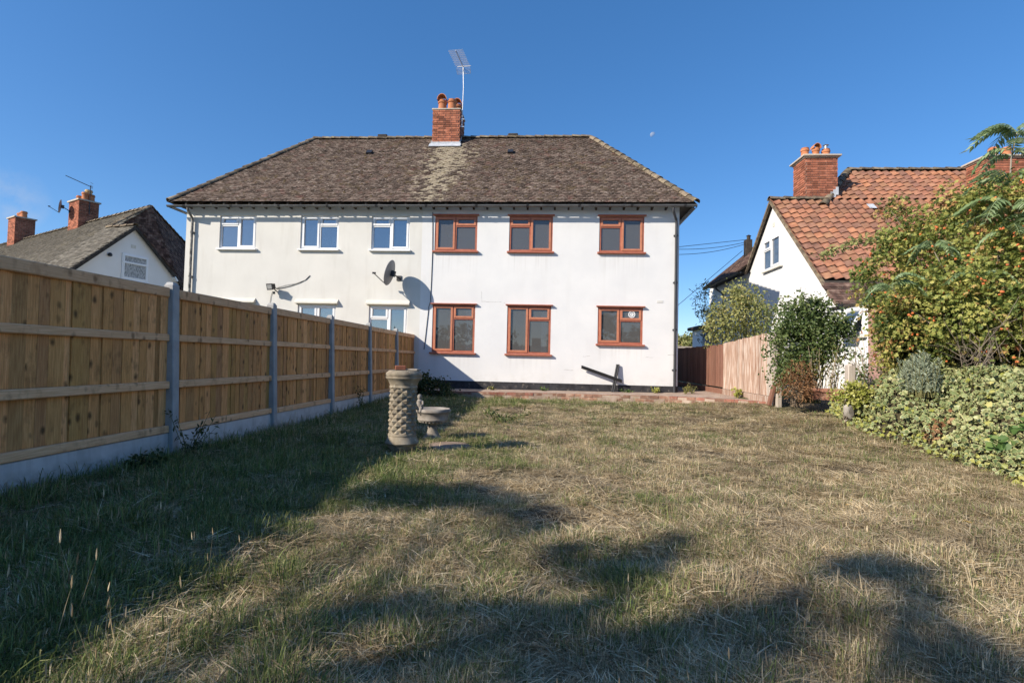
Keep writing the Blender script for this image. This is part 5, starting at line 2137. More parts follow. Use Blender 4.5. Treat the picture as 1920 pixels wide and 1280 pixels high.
for (px, py, Y, n, sp) in ((1908, 246, 7.3, 9, 1.15), (1898, 285, 7.3, 5, 1.1), (1895, 335, 7.1, 6, 1.15), (1897, 385, 6.9, 6, 1.15), (1893, 430, 6.9, 4, 1.0), (1752, 462, 7.2, 6, .85), (1672, 535, 7.3, 6, .85), (1838, 515, 6.9, 5, .85), (1955, 400, 6.9, 8, 1.2), (1880, 412, 7.0, 4, .95),
                        (1800, 560, 7.2, 3, .7)):
    p = aty(px, py, Y)
    a0 = random.random() * 6.28
    for j in range(n):
        a = a0 + 2 * PI * j / n + random.uniform(-.3, .3)
        put_frond(p + Vector((0, 0, random.uniform(-.08, .03))), (math.cos(a), math.sin(a), random.uniform(.0, .75)), sp * random.uniform(.75, 1.05) * 1.0, sm_, k)
        k += 1

# ---- shrubs along the boundary
shrub('jasmine_shrub', 'dense dark green climbing shrub over the near end of the old brown fence', 'shrub', (4.9, 10.2, .4),
      [lobe(1500, 650, 10.2, 52, 55, .5), lobe(1540, 620, 10.3, 45, 48, .45), lobe(1490, 600, 10.3, 35, 40, .35), lobe(1568, 605, 10.2, 20, 24, .2), lobe(1478, 690, 10.0, 30, 35, .3), lobe(1522, 590, 10.3, 20, 30, .25)], 300, 34, (.085, .085, .08), .055, M_jasmine, 12,
      stem_r=.012, nstem=40, stem=M_greenstem, shell=.3)
shrub('olive_shrub', 'loose yellow-green shrub showing above the old brown fence', 'shrub', (5.5, 14.2, .4),
      [lobe(1375, 595, 14.2, 42, 45, .6), lobe(1415, 585, 13.8, 35, 36, .5), lobe(1345, 610, 14.8, 26, 36, .5), lobe(1390, 555, 14.1, 22, 20, .3)], 170, 22, (.11, .11, .10), .07, M_rose, 13, stem=M_greenstem, stem_r=.014, nstem=50, shell=.3)
shrub('dark_leaved_shrub', 'sparse dark-leaved shrub against the sky left of the olive shrub', 'shrub', (5.2, 16.4, .4),
      [lobe(1322, 570, 16.4, 14, 26, .25), lobe(1335, 600, 16.3, 18, 22, .25), lobe(1318, 545, 16.4, 8, 9, .1), lobe(1330, 632, 16.2, 12, 16, .2)], 60, 16, (.09, .09, .08), .10, M_dark_leaf, 14, leaf='thin', stem_r=.010, nstem=30)
shrub('withered_plant', 'dead brown plant at the foot of the jasmine shrub', 'plant', (4.45, 9.7, .36), [lobe(1488, 722, 9.6, 30, 26, .22), lobe(1500, 700, 9.7, 18, 22, .18)], 70, 22, (.05, .05, .05), .06, M_brownleaf, 15, leaf='thin', stem=M_twig, stem_r=.006, nstem=40)
shrub('lime_bush', 'small lime-yellow leaved bush in front of the concrete stub post', 'bush', (4.5, 8.2, .3), [lobe(1592, 742, 8.25, 24, 20, .2), lobe(1610, 735, 8.2, 16, 16, .16)], 60, 20, (.035, .035, .03), .045, M_euon, 16, stem_r=.006, nstem=16)
shrub('corner_bush', 'dark green bush in the shaded corner where the board fence meets the house', 'bush', (-2.95, 12.9, .15), [lobe(812, 735, 12.9, 32, 22, .4), lobe(795, 725, 13.0, 18, 20, .3), lobe(838, 745, 12.8, 18, 12, .25)], 130, 22, (.07, .07, .06), .06, M_dark_leaf, 17, stem_r=.008, nstem=24)
# dry stems in the trough
tp = thing('trough_plants', 'thin yellowing stems growing out of the terracotta trough', 'plant', (tx, ty, tz + .15))
b = MB()
P = []
for k in range(26):
    s = Vector((tx + random.uniform(-.2, .2), ty + random.uniform(-.06, .06), tz + .14))
    e = s + Vector((random.uniform(-.15, .2), random.uniform(-.1, .1), random.uniform(.35, .85)))
    mid = s.lerp(e, .5) + Vector((random.uniform(-.04, .04), 0, .03))
    b.tube([s, mid, e], [.006, .005, .003], 4)
    for j in range(9):
        P.append(np.array(s.lerp(e, random.uniform(.3, 1))) + RNG.normal(size=3) * .03)
b.build('stems', M_twig, tp)
P = np.array(P)
leaves_obj('foliage', P, RNG.normal(size=P.shape) + np.array((0, 0, -.5)), RNG.normal(size=P.shape) + np.array((-.3, -.5, .4)), RNG.uniform(.05, .09, len(P)), 'thin', M_yellowleaf, tp)
shrub('wispy_shrub', 'wispy thin shrub beside the concrete stub post before the white lean-to', 'shrub', (5.2, 8.9, .4), [lobe(1600, 680, 9.0, 22, 34, .25), lobe(1630, 700, 8.8, 22, 18, .22), lobe(1608, 640, 9.1, 9, 22, .12)], 42, 10, (.07, .07, .07), .045, M_jasmine, 19, stem=M_twig, stem_r=.007, nstem=40)

# ---- grey-green rosemary: upright needled sprigs
rp = atx(1722, 705, 4.95)
rs = thing('rosemary_bush', 'grey-green upright rosemary bush standing out of the ivy', 'bush', (rp.x, rp.y, .6))
P, Dv, b = [], [], MB()
for k in range(95):
    px, py = random.gauss(1722, 20), 722
    s = atx(px, 745, 4.92 + random.uniform(-.10, .2))
    hh = random.uniform(.36, .64) * (1 - .35 * abs(px - 1722) / 45)
    e = s + Vector((random.uniform(-.08, .08), random.uniform(-.08, .08), hh))
    b.tube([s, e], [.004, .002], 4, caps=False)
    for j in range(46):
        t = random.uniform(.15, 1)
        a = random.uniform(0, 6.28)
        P.append(np.array(s.lerp(e, t)))
        Dv.append((math.cos(a) * .7, math.sin(a) * .7, .75))
b.build('stems', M_greenstem, rs)
P, Dv = np.array(P), np.array(Dv)
leaves_obj('foliage', P, Dv, RNG.normal(size=P.shape) + np.array((0, 0, .8)), RNG.uniform(.04, .065, len(P)), 'thin', M_rosemary, rs)

# ---- ivy bank
ivy = thing('variegated_ivy', 'bank of cream-edged variegated ivy sprawling along the right boundary', 'ivy', (5.0, 6.5, .1))
bl = []
for (px, py) in ((1560, 778), (1590, 795), (1640, 812), (1700, 834), (1780, 868), (1850, 888), (1925, 912), (2040, 970), (2250, 1080)):
    z = .1
    for it in range(6):
        p = atz(px, py, z)
        z = gh(p.x, p.y)
    bl.append(Vector((p.x, p.y, z)))
LEN = [0]
for p, q in zip(bl, bl[1:]):
    LEN.append(LEN[-1] + (q - p).length)


def bank(s, t):
    """s metres along the foot, t 0..1 from the foot up and over the buried boundary"""
    for i in range(len(bl) - 1):
        if s <= LEN[i + 1] or i == len(bl) - 2:
            break
    f = (s - LEN[i]) / (LEN[i + 1] - LEN[i])
    p = bl[i].lerp(bl[i + 1], f)
    nrm = Vector((.93, .36, 0))
    H = .86 * sm(s, .0, 2.2) + .12
    w = 1.05 * sm(s, -.5, 1.5) + .1
    z = H * (sm(t, -.12, .62) - sm(0, -.12, .62)) / (1 - sm(0, -.12, .62)) + .16 * (float(vnoise(s * 1.9, t * 3, 9)) - .5) * sm(t, 0, .3) + .07 * (float(vnoise(s * 6, t * 7, 4)) - .5) * sm(t, 0, .2)
    return Vector((p.x + nrm.x * w * t * 1.25, p.y + nrm.y * w * t * 1.25, p.z + z))


TOT = LEN[-1]
ns_, nt_ = 90, 26
vs = [bank(TOT * i / ns_, j / nt_ * 1.3) - Vector((.0, 0, .05)) for i in range(ns_ + 1) for j in range(nt_ + 1)]
b = MB()
b.add(vs, [(i * (nt_ + 1) + j, (i + 1) * (nt_ + 1) + j, (i + 1) * (nt_ + 1) + j + 1, i * (nt_ + 1) + j + 1) for i in range(ns_) for j in range(nt_)], True)
M_under = surf('ivy_stem_mat', [(.3, (.035, .03, .018)), (.7, (.09, .075, .04))], ns=12, rough=1, bump=.8, bs=30, bd=.02)
b.build('stem_mat', M_under, ivy)
P, Nn = [], []
NI = 24000
for k in range(NI):
    s, t = random.uniform(0, TOT), random.random() ** .85 * 1.3
    if t < .10 and random.random() < .4:
        t = random.uniform(-.10, .1)
    t = max(t, -.14)
    c = bank(s, max(t, 0))
    e1 = bank(s + .05, max(t, 0)) - c
    e2 = bank(s, max(t, 0) + .03) - c
    nn = e1.cross(e2)
    if nn.z < 0:
        nn = -nn
    nn = nn.normalized()
    if t < 0:
        d2 = (bank(s, .05) - bank(s, 0))
        d2.z = 0
        c = c + d2.normalized() * t * 1.6
        c.z = gh(c.x, c.y) + random.uniform(0, .04)
        nn = Vector((0, 0, 1))
    P.append(c + nn * (random.random() ** 1.6 * .13))
    Nn.append(nn)
P = np.array(P)
Nn = np.array(Nn)
rg = np.random.default_rng(21)
Nv = unit(Nn + rg.normal(size=P.shape) * .75 + np.array((-.1, -.25, .1)))
Dv = rg.normal(size=P.shape) * .7 + np.array((0, 0, -.6))
Dv = Dv - Nv * np.sum(Dv * Nv, 1, keepdims=True)
tone = np.clip(vnoise(P[:, 0] * 3.1 + 7, P[:, 1] * 3.1 + P[:, 2] * 3, 8) * .75 + rg.random(len(P)) * .45 - .1, 0, 1)
low = P[:, 2] - ground_h(P[:, 0], P[:, 1]) < .20
pale = rg.random(len(P)) < np.where(low, .45, .05)
dead = (vnoise(P[:, 0] * 2.3, P[:, 1] * 2.3 + P[:, 2] * 2, 12) > .66) & (P[:, 1] > 6.6) & (rg.random(len(P)) < .6)
sz = .024 + .058 * rg.random(len(P)) ** 1.3 * np.where(low, .75, 1)
dist = np.linalg.norm(P - np.array(CAMPOS), axis=1)
fwdP = (P - np.array(CAMPOS)) @ np.array(fw)
pxs = 960 + FPX * ((P - np.array(CAMPOS)) @ np.array(CR)) / np.maximum(fwdP, .1)
infr = (pxs < 1925) & (fwdP > 1)
# the largest leaves in view are parts of their own, each a dark blade on a cream margin
IVL = []
for q in range(4):
    base_, faces_ = LEAF['ivy']
    V1 = base_ * np.array((1.0, 1.0, 1 + .5 * q))
    cen_ = np.array((0, .42, .06))
    V2 = cen_ + (V1 - cen_) * np.array((.72, .76, .85)) + np.array((0, 0, .035))
    me = bpy.data.meshes.new('leaf')
    me.from_pydata([tuple(v) for v in V1] + [tuple(v) for v in V2], [], [tuple(f) for f in faces_] + [tuple(i + len(V1) for i in f) for f in faces_])
    me.materials.append(M_ivyrim)
    me.materials.append(M_ivy)
    me.polygons.foreach_set('material_index', [0, 0, 1, 1])
    a = me.attributes.new('rnd', 'FLOAT', 'FACE')
    a.data.foreach_set('value', [.3 + .2 * q, .3 + .2 * q, .12 + .22 * q, .18 + .22 * q])
    IVL.append(me)
cand = np.where(infr & ~pale & ~dead)[0]
cand = cand[np.argsort(-(sz / dist)[cand])]
big = cand[:300]
for i in big:
    d = Vector(Dv[i]).normalized()
    s_ = d.cross(Vector(Nv[i])).normalized()
    n2 = s_.cross(d)
    z_ = float(sz[i])
    piece('leaf', IVL[int(i) % 4], frame_m(Vector(P[i]), s_ * z_, d * z_, n2 * z_), ivy)
rest = np.ones(len(P), bool)
rest[big] = False
sel = rest & ~pale & ~dead
V1, F1, nf = leaf_arrays(P[sel], Dv[sel], Nv[sel], sz[sel], 'ivy')
n2 = unit(Nv[sel])
ctr = P[sel] + unit(Dv[sel]) * (sz[sel] * .14)[:, None] + n2 * (sz[sel] * .06)[:, None]
V2, F2, _ = leaf_arrays(ctr, Dv[sel], Nv[sel], sz[sel] * .74, 'ivy')
nsel = int(sel.sum())
mi = np.concatenate([np.zeros(nsel * nf, int), np.ones(nsel * nf, int)])
ra = np.concatenate([np.repeat(rg.random(nsel), nf), np.repeat(tone[sel], nf)])
VV = np.concatenate([V1, V2]) - np.array(WL[ivy.name])
o = link('leaves', quads('leaves', VV, np.concatenate([F1, F2 + len(V1)]), [M_ivyrim, M_ivy], fattr=ra, matidx=mi), ivy)
o['kind'] = 'stuff'
for nm, sl_, mt in (('pale_leaves', rest & pale & ~dead, M_euon), ('withered_leaves', rest & dead, M_brownleaf)):
    o = leaves_obj(nm, P[sl_], Dv[sl_], Nv[sl_], sz[sl_], 'ivy', mt, ivy, np.clip(rg.random(int(sl_.sum())) * .8 + .2, 0, 1))
    o['kind'] = 'stuff'

# dark tangle of bare twigs between ivy and berry shrub
tw = thing('twig_thicket', 'tangle of thin dead twigs between the ivy and the berry shrub', 'shrub', (5.9, 6.9, .4))
b = MB()
for k in range(90):
    s = aty(random.uniform(1800, 1990), random.uniform(670, 690), random.uniform(6.3, 7.2))
    e = s + Vector((random.uniform(-.5, .4), random.uniform(-.3, .3), random.uniform(.1, .75)))
    m1 = s.lerp(e, .5) + Vector((random.uniform(-.12, .12), random.uniform(-.1, .1), random.uniform(-.02, .14)))
    b.tube([s, m1, e], [.005, .004, .002], 4, caps=False)
b.build('twigs', M_bark, tw)
shrub('shade_thicket', 'dark leaves filling in the shaded hollow under the berry shrub', 'shrub', (6.6, 7.9, .3), [lobe(1800, 640, 7.9, 90, 55, .3), lobe(1900, 650, 7.4, 80, 60, .3), lobe(1730, 650, 8.3, 50, 40, .3)], 260, 26, (.10, .10, .09), .08, M_dark_leaf, 23, stem_r=.014, nstem=30)  # leaves added to fill the hollow; its shade is in their dark colour
# bramble sprig at the right edge, close to the camera
br = thing('bramble_sprig', 'bright green bramble spray hanging in from the right edge over the ivy', 'bramble', tuple(aty(1990, 790, 3.6)))
pts = [aty(1990, 770, 3.6), aty(1940, 792, 3.65), aty(1905, 812, 3.7), aty(1880, 826, 3.75), aty(1862, 838, 3.8)]
b = MB()
b.tube(pts, [.008, .006, .005, .004, .002], 5)
b.build('stem', M_greenstem, br)
k = 0
BL = []
for q in range(2):
    base_, faces_ = LEAF['oval']
    me = bpy.data.meshes.new('leaf')
    me.from_pydata([tuple(v * np.array((1.25, 1, 1 + q))) for v in base_], [], faces_)
    me.materials.append(M_weed)
    BL.append(me)
for i in range(40):
    t = random.uniform(0, len(pts) - 1.01)
    p = pts[int(t)].lerp(pts[int(t) + 1], t - int(t))
    d = Vector((random.uniform(-1, .4), random.uniform(-.6, .4), random.uniform(-.5, .7))).normalized()
    nn = Vector((random.uniform(-.4, .2), -.6, .8)).normalized()
    s_ = d.cross(nn).normalized()
    z_ = random.uniform(.035, .065)
    piece('leaf', BL[i % 2], frame_m(p + d * .02, s_ * z_, d * z_, s_.cross(d) * z_), br)


# small weeds: rosettes along the wall and in the lawn
def rosette(name, label, c, n, L, W, mat, seed, rise=.5, group=None):
    rg = random.Random(seed)
    t = thing(name, label, 'weed', tuple(c), group)
    for k in range(n):
        a = 2 * PI * k / n + rg.uniform(-.3, .3)
        r_ = rise * rg.uniform(.5, 1.3)
        d = Vector((math.cos(a), math.sin(a), r_)).normalized()
        s_ = Vector((-math.sin(a), math.cos(a), 0))
        l = L * rg.uniform(.7, 1.2)
        c_ = Vector(c)
        b = MB()
        b.add([c_, c_ + d * l * .45 + s_ * W * .5 + Vector((0, 0, .01)), c_ + d * l + Vector((0, 0, -.25 * l)), c_ + d * l * .45 - s_ * W * .5 + Vector((0, 0, .01))], [(0, 1, 2), (0, 2, 3)])
        b.build('leaf', mat, t)
    return t


def leafy_weed(name, label, c, n, h, mat, seed, leaf='oval', size=.05, spread=.1, group=None):
    t = thing(name, label, 'weed', tuple(c), group)
    rg = random.Random(seed)
    rn = np.random.default_rng(seed)
    b = MB()
    P = []
    for k in range(n):
        e = Vector(c) + Vector((rg.gauss(0, spread), rg.gauss(0, spread), h * rg.uniform(.6, 1.1)))
        b.tube([Vector(c), Vector(c).lerp(e, .5) + Vector((rg.uniform(-.02, .02), 0, .02)), e], [.004, .003, .002], 4, caps=False)
        for j in range(12):
            P.append(np.array(Vector(c).lerp(e, rg.uniform(.2, 1.02))) + rn.normal(size=3) * size * .25)
    b.build('stems', M_greenstem, t)
    P = np.array(P)
    leaves_obj('foliage', P, rn.normal(size=P.shape) + np.array((0, 0, -.1)), rn.normal(size=P.shape) * .6 + np.array((0, -.3, .8)), rn.uniform(.6, 1.1, len(P)) * size, leaf, mat, t)


def at_patio(px, Y, z=.27):
    p = aty(px, 730, Y)
    return Vector((p.x, p.y, z))


leafy_weed('wall_weed', 'bright lime-green weed against the plinth left of the right downpipe', at_patio(1228, 14.3, .265), 10, .16, M_euon, 1, size=.06, spread=.1)
leafy_weed('wall_weed', 'small green weed just right of the folded metal arms', at_patio(1178, 14.25, .26), 6, .09, M_weed, 2, size=.05, spread=.06)
leafy_weed('wall_weed', 'small green weed below the gap between the first two lower brown windows', at_patio(1020, 14.3, .25), 6, .10, M_weed, 3, size=.05, spread=.06)
leafy_weed('wall_weed', 'yellow-topped weed at the house corner by the passage', at_patio(1285, 13.8, .29), 8, .24, M_yellowleaf, 4, leaf='thin', size=.06, spread=.09)
leafy_weed('wall_weed', 'thin dry weed in the passage mouth right of the corner weed', at_patio(1298, 13.9, .29), 7, .26, M_rose, 5, leaf='thin', size=.06, spread=.07)
leafy_weed('wall_weed', 'bright yellow-green weed at the foot of the old brown fence', at_patio(1383, 12.3, .33), 8, .2, M_euon, 6, size=.07, spread=.05)
leafy_weed('wall_weed', 'low olive tuft at the plinth near the cream house', at_patio(925, 14.2, .25), 7, .08, M_rose, 7, size=.05, spread=.08)
p = aty(352, 845, 5.0)
leafy_weed('tall_weed', 'tall thin dark weed leaning on the gravel board by the first full fence post', (-3.60, 5.05, gh(-3.6, 5.05)), 9, .46, M_dark_leaf, 8, leaf='thin', size=.075, spread=.15)
leafy_weed('tall_weed', 'short dark weed at the foot of the fence left of the first full post', (-3.55, 4.35, gh(-3.55, 4.35)), 7, .22, M_dark_leaf, 9, size=.06, spread=.12)
leafy_weed('tall_weed', 'thin weed climbing the fence behind the diamond-patterned column', (-3.62, 10.0, gh(-3.62, 10.0)), 7, .5, M_dark_leaf, 10, leaf='thin', size=.07, spread=.12)
leafy_weed('lawn_weed', 'pale silvery weed clump in the sun behind the bird bath', (-.72, 8.6, gh(-.72, 8.6)), 12, .22, M_jasmine, 11, leaf='thin', size=.10, spread=.2)

# ================================================================== LAWN GRASS
protos = bpy.data.collections.new('grass_blades')


def blade_tuft(name, n, rad, lmin, lmax, lean, w, mat, seed, flat=0.0, segs=3, curl=.6, head=False):
    rg = np.random.default_rng(seed)
    V, F = [], []
    for k in range(n):
        a = rg.uniform(0, 2 * PI)
        r = rad * math.sqrt(rg.random())
        p = np.array((r * math.cos(a), r * math.sin(a), rg.uniform(0, .012) if flat else 0))
        az = rg.uniform(0, 2 * PI) if flat else a + rg.normal() * .8
        el = (rg.normal() * .16 + .16) if flat else max(.15, PI / 2 - abs(rg.normal()) * lean)
        L = rg.uniform(lmin, lmax)
        d = np.array((math.cos(az) * math.cos(el), math.sin(az) * math.cos(el), math.sin(el)))
        s = np.array((-math.sin(az), math.cos(az), rg.normal() * .3))
        s /= np.linalg.norm(s)
        ww = w * rg.uniform(.7, 1.3)
        s0 = len(V)
        c = p.copy()
        bend = curl * rg.uniform(.4, 1.3)
        for q in range(segs + 1):
            t = q / segs
            hw = ww * (1 - t ** 2) * .5
            if q == segs:
                V.append(c)
            else:
                V.append(c - s * hw)
                V.append(c + s * hw)
            d2 = d + np.array((0, 0, -bend * t))
            d2 /= np.linalg.norm(d2)
            c = c + d2 * L / segs
            if c[2] < .002:
                c[2] = .002 + rg.random() * .006
        for q in range(segs):
            i = s0 + 2 * q
            F.append((i, i + 1, i + 3, i + 2) if q < segs - 1 else (i, i + 1, i + 2))
        if head:
            top = np.array(V[-1])
            i = len(V)
            h = .03
            for z_, rr in ((-.005, .001), (.008, .0028), (h, .0006)):
                for j in range(3):
                    V.append(top + np.array((rr * math.cos(j * 2.09), rr * math.sin(j * 2.09), z_)))
            for q in range(2):
                for j in range(3):
                    j2 = (j + 1) % 3
                    F.append((i + q * 3 + j, i + q * 3 + j2, i + q * 3 + 3 + j2, i + q * 3 + 3 + j))
    me = bpy.data.meshes.new(name)
    me.from_pydata([tuple(v) for v in V], [], F)
    me.materials.append(mat)
    o = bpy.data.objects.new(name, me)
    protos.objects.link(o)
    return o


# pick order is alphabetical
blade_tuft('a0_straw', 64, .13, .05, .13, 0, .0036, M_straw, 1, flat=1, curl=.35)
blade_tuft('a1_straw', 64, .13, .05, .12, 0, .0040, M_straw, 2, flat=1, curl=.3)
blade_tuft('a2_straw', 55, .13, .04, .10, 0, .0034, M_straw, 3, flat=1, curl=.25)
blade_tuft('b0_straw', 50, .11, .03, .075, 1.0, .0028, M_straw, 4, curl=.6)
blade_tuft('c0_green', 40, .10, .025, .065, .95, .0034, M_blade, 5, curl=.8)
blade_tuft('c1_green', 36, .12, .03, .075, 1.05, .0034, M_blade, 6, curl=.9)
blade_tuft('d0_green', 38, .085, .05, .13, 1.0, .0044, M_blade, 7, curl=1.6, segs=4)
blade_tuft('d1_green', 34, .085, .05, .12, 1.1, .0046, M_blade, 8, curl=1.8, segs=4)
blade_tuft('e0_stalk', 4, .08, .09, .22, .45, .0020, M_straw, 9, curl=.25, head=True)
blade_tuft('f0_weed', 12, .03, .04, .085, 2.4, .019, M_weed, 10, curl=.9)
rg = np.random.default_rng(77)
NP = 66000
u_ = rg.random(NP)
yy = 1.15 * (13.3 / 1.15) ** (u_ ** .86)
tanl, tanr = 1.16, .93
xx = yy * (-tanl + (tanl + tanr) * rg.random(NP))
ok = (xx > -3.84) & (xx < 6.2)
edx = np.interp(xx, [e.x for e in edge], [e.y for e in edge])
ok &= (yy < edx - .02) & ~((xx > 4.42) & (yy > 9.5))
# bare foot of the ivy
ok &= ~((xx > np.interp(yy, [q.y for q in bl[::-1]], [q.x for q in bl[::-1]]) + .25))
for (ox, oy, orr) in ((cx, cy, .17), (bx, by, .16), (sx, sy, .30)):
    ok &= (xx - ox) ** 2 + (yy - oy) ** 2 > orr ** 2
xx, yy = xx[ok], yy[ok]
nP = len(xx)
green = vnoise(xx * .75 + 3, yy * .75, 41) * .42 + vnoise(xx * 2.6, yy * 2.6, 42) * .38 + vnoise(xx * 9, yy * 9, 43) * .20
green += .34 * smv(-xx, .0, 2.8) + .38 * smv(yy, 10.4, 12.6) + .08 * smv(-xx, -2, .5) - .10 * smv(xx, .5, 3.0)
# worn, bald patches
bald = np.zeros(nP)
for (px, py, r) in ((1010, 900, .55), (1100, 965, .35), (1340, 790, .5), (1335, 848, .35), (960, 770, .5), (1600, 880, .3), (1500, 985, .25), (660, 975, .25)):
    q = atz(px, py, .03)
    bald = np.maximum(bald, 1 - smv(np.hypot((xx - q.x) / 1.6, yy - q.y), r * .5, r * 1.1))
r1 = rg.random(nP)
pg = .21 + .54 * smv(green, .42, .95)
kind = np.where(r1 < pg, np.where(rg.random(nP) < .34 * smv(green, .62, 1.0) + .02, rg.integers(6, 8, nP), rg.integers(4, 6, nP)), np.where(rg.random(nP) < .15, 3, rg.integers(0, 3, nP)))
r2 = rg.random(nP)
kind = np.where(r2 < .004, 8, kind)
kind = np.where((r2 > .018) & (r2 < .025) & (xx > -1.5), 9, kind)
kind = np.where((bald > .3) & (kind > 2), rg.integers(0, 3, nP), kind)
keep = ~((bald > .5) & (rg.random(nP) < .75))
keep &= ~((vnoise(xx * 6.5, yy * 6.5, 61) * .6 + vnoise(xx * 15, yy * 15, 62) * .4 < .40) & (rg.random(nP) < .82))
xx, yy, kind, green = xx[keep], yy[keep], kind[keep], green[keep]
nP = len(xx)
dist = np.hypot(xx, yy)
scl = (.55 + .75 * vnoise(xx * 4.5, yy * 4.5, 51) ** 1.5 + .35 * rg.random(nP)) * (1 + .35 * smv(-xx, 1.2, 3.4)) * np.clip(.85 + dist * .035, .9, 1.35)
# long tufts against the gravel boards
pos = np.stack([xx, yy, ground_h(xx, yy) - .004], -1)
rot = np.stack([rg.normal(size=nP) * .08, rg.normal(size=nP) * .08, rg.uniform(0, 6.283, nP)], -1)
pm = bpy.data.meshes.new('lawn_grass')
pm.vertices.add(nP)
pm.vertices.foreach_set('co', pos.astype(np.float32).ravel())
for nm, ty, data in (('kind', 'INT', kind.astype(np.int32)), ('scl', 'FLOAT', scl.astype(np.float32))):
    a = pm.attributes.new(nm, ty, 'POINT')
    a.data.foreach_set('value', data)
a = pm.attributes.new('rot', 'FLOAT_VECTOR', 'POINT')
a.data.foreach_set('vector', rot.astype(np.float32).ravel())
lawn = link('lawn_grass', pm)
tag(lawn, 'dry straw-coloured lawn grass with greener tufts along the fence', 'grass', kind='stuff')
ng = bpy.data.node_groups.new('scatter', 'GeometryNodeTree')
ng.interface.new_socket('Geometry', in_out='INPUT', socket_type='NodeSocketGeometry')
ng.interface.new_socket('Geometry', in_out='OUTPUT', socket_type='NodeSocketGeometry')
gi, go = ng.nodes.new('NodeGroupInput'), ng.nodes.new('NodeGroupOutput')
ci = nd(ng, 'GeometryNodeCollectionInfo')
ci.inputs['Collection'].default_value = protos
ci.inputs['Separate Children'].default_value = True
ci.inputs['Reset Children'].default_value = True


def attr(nm, ty):
    n = ng.nodes.new('GeometryNodeInputNamedAttribute')
    n.data_type = ty
    n.inputs['Name'].default_value = nm
    return n.outputs['Attribute']


e2r = ng.nodes.new('FunctionNodeEulerToRotation')
ng.links.new(attr('rot', 'FLOAT_VECTOR'), e2r.inputs[0])
iop = ng.nodes.new('GeometryNodeInstanceOnPoints')
ng.links.new(gi.outputs[0], iop.inputs['Points'])
ng.links.new(ci.outputs[0], iop.inputs['Instance'])
iop.inputs['Pick Instance'].default_value = True
ng.links.new(attr('kind', 'INT'), iop.inputs['Instance Index'])
ng.links.new(e2r.outputs[0], iop.inputs['Rotation'])
ng.links.new(attr('scl', 'FLOAT'), iop.inputs['Scale'])
ng.links.new(iop.outputs[0], go.inputs[0])
md = lawn.modifiers.new('scatter', 'NODES')
md.node_group = ng

# a few fallen leaves on the lawn
FL = []
M_fallen = leafmat('fallen_leaf', [(0, (.45, .20, .05)), (.5, (.62, .42, .10)), (1, (.55, .35, .18))], .2, .7, 'island')
base_, faces_ = LEAF['maple']
me = bpy.data.meshes.new('fallen_leaf')
me.from_pydata([tuple(v) for v in base_], [], faces_)
me.materials.append(M_fallen)
for i, (px, py, lab) in enumerate(((1598, 939, 'bright yellow fallen leaf alone on the dry lawn'), (1820, 985, 'pale fallen leaf on the dry lawn towards the right edge'), (1770, 960, 'small orange fallen leaf on the dry lawn below the ivy'),
                                   (350, 1165, 'brown fallen leaf in the sunny grass at lower left'), (182, 1140, 'orange leaf caught on grass in the fence shadow'))):
    z = .03
    p = atz(px, py, z)
    o = bpy.data.objects.new('fallen_leaf', me)
    COL.objects.link(o)
    o.location = (p.x, p.y, gh(p.x, p.y) + .03)
    o.rotation_euler = (random.uniform(-.5, .5), random.uniform(-.5, .5), random.uniform(0, 6))
    s = .06
    o.scale = (s, s, s)
    tag(o, lab, 'leaf', 'fallen leaves on the lawn')

# ================================================================== TREES BEYOND THE FRAME WHOSE SHADOWS AND REFLECTIONS SHOW
spots = [(700, 925, .20), (760, 930, .22), (820, 935, .22), (880, 935, .20), (940, 945, .18), (990, 962, .15), (900, 915, .12), (1000, 985, .14), (1055, 1030, .13), (1110, 1055, .16), (1170, 1070, .16), (1225, 1055, .13), (1255, 1015, .10), (1195, 1040, .1),
         (690, 1140, .10), (760, 1130, .12), (830, 1140, .12), (900, 1150, .13), (960, 1155, .13), (1020, 1165, .13), (880, 1215, .12), (950, 1230, .13), (1020, 1225, .13), (1090, 1220, .13), (1160, 1230, .13), (1080, 1150, .1),
         (1240, 1210, .13), (1290, 1165, .13), (1340, 1170, .13), (1400, 1165, .13), (1455, 1160, .13), (1490, 1125, .10), (1350, 1225, .12), (1420, 1235, .10), (1300, 1262, .12), (1220, 1272, .12), (1600, 1063, .11), (1650, 1066, .12), (1700, 1082, .13),
         (1735, 1120, .12), (1715, 1170, .12), (1750, 1210, .13), (1810, 1235, .13), (1870, 1262, .12), (1560, 1075, .07), (1800, 1262, .12), (1100, 1275, .12), (760, 1240, .10), (700, 1262, .10), (620, 1150, .08), (1150, 1120, .08)]
T0 = Vector((-9.0, -6.6, 0))
tr2 = thing('shade_tree', 'leafy tree behind the camera that throws the branching shadows across the lawn', 'tree', tuple(T0))
Pn, tips = [], []
rg = np.random.default_rng(9)
for (px, py, r) in spots:
    g = atz(px, py, .02)
    L = 12.2 + rg.uniform(-1.0, 1.0)
    c = g - SUN * L
    tips.append(c)
    r *= rg.uniform(.72, 1.02) if py > 1110 and px < 1330 else rg.uniform(.88, 1.08)
    n = int(92 * (r / .13) ** 2)
    Pn.append(np.array(c) + unit(rg.normal(size=(n, 3))) * (rg.random((n, 1)) ** .6) * r * np.array((1.45, 1.45, 1.25)))
for k in range(46):   # rest of the crown, whose shadow falls behind the camera and on the fence
    c = Vector((-9.3, -6.8, 6.4)) + Vector(unit(rg.normal(size=(1, 3)))[0] * np.array((2.0, 1.8, 1.5)))
    tips.append(c)
    Pn.append(np.array(c) + rg.normal(size=(110, 3)) * .22)
Pn = np.concatenate(Pn)
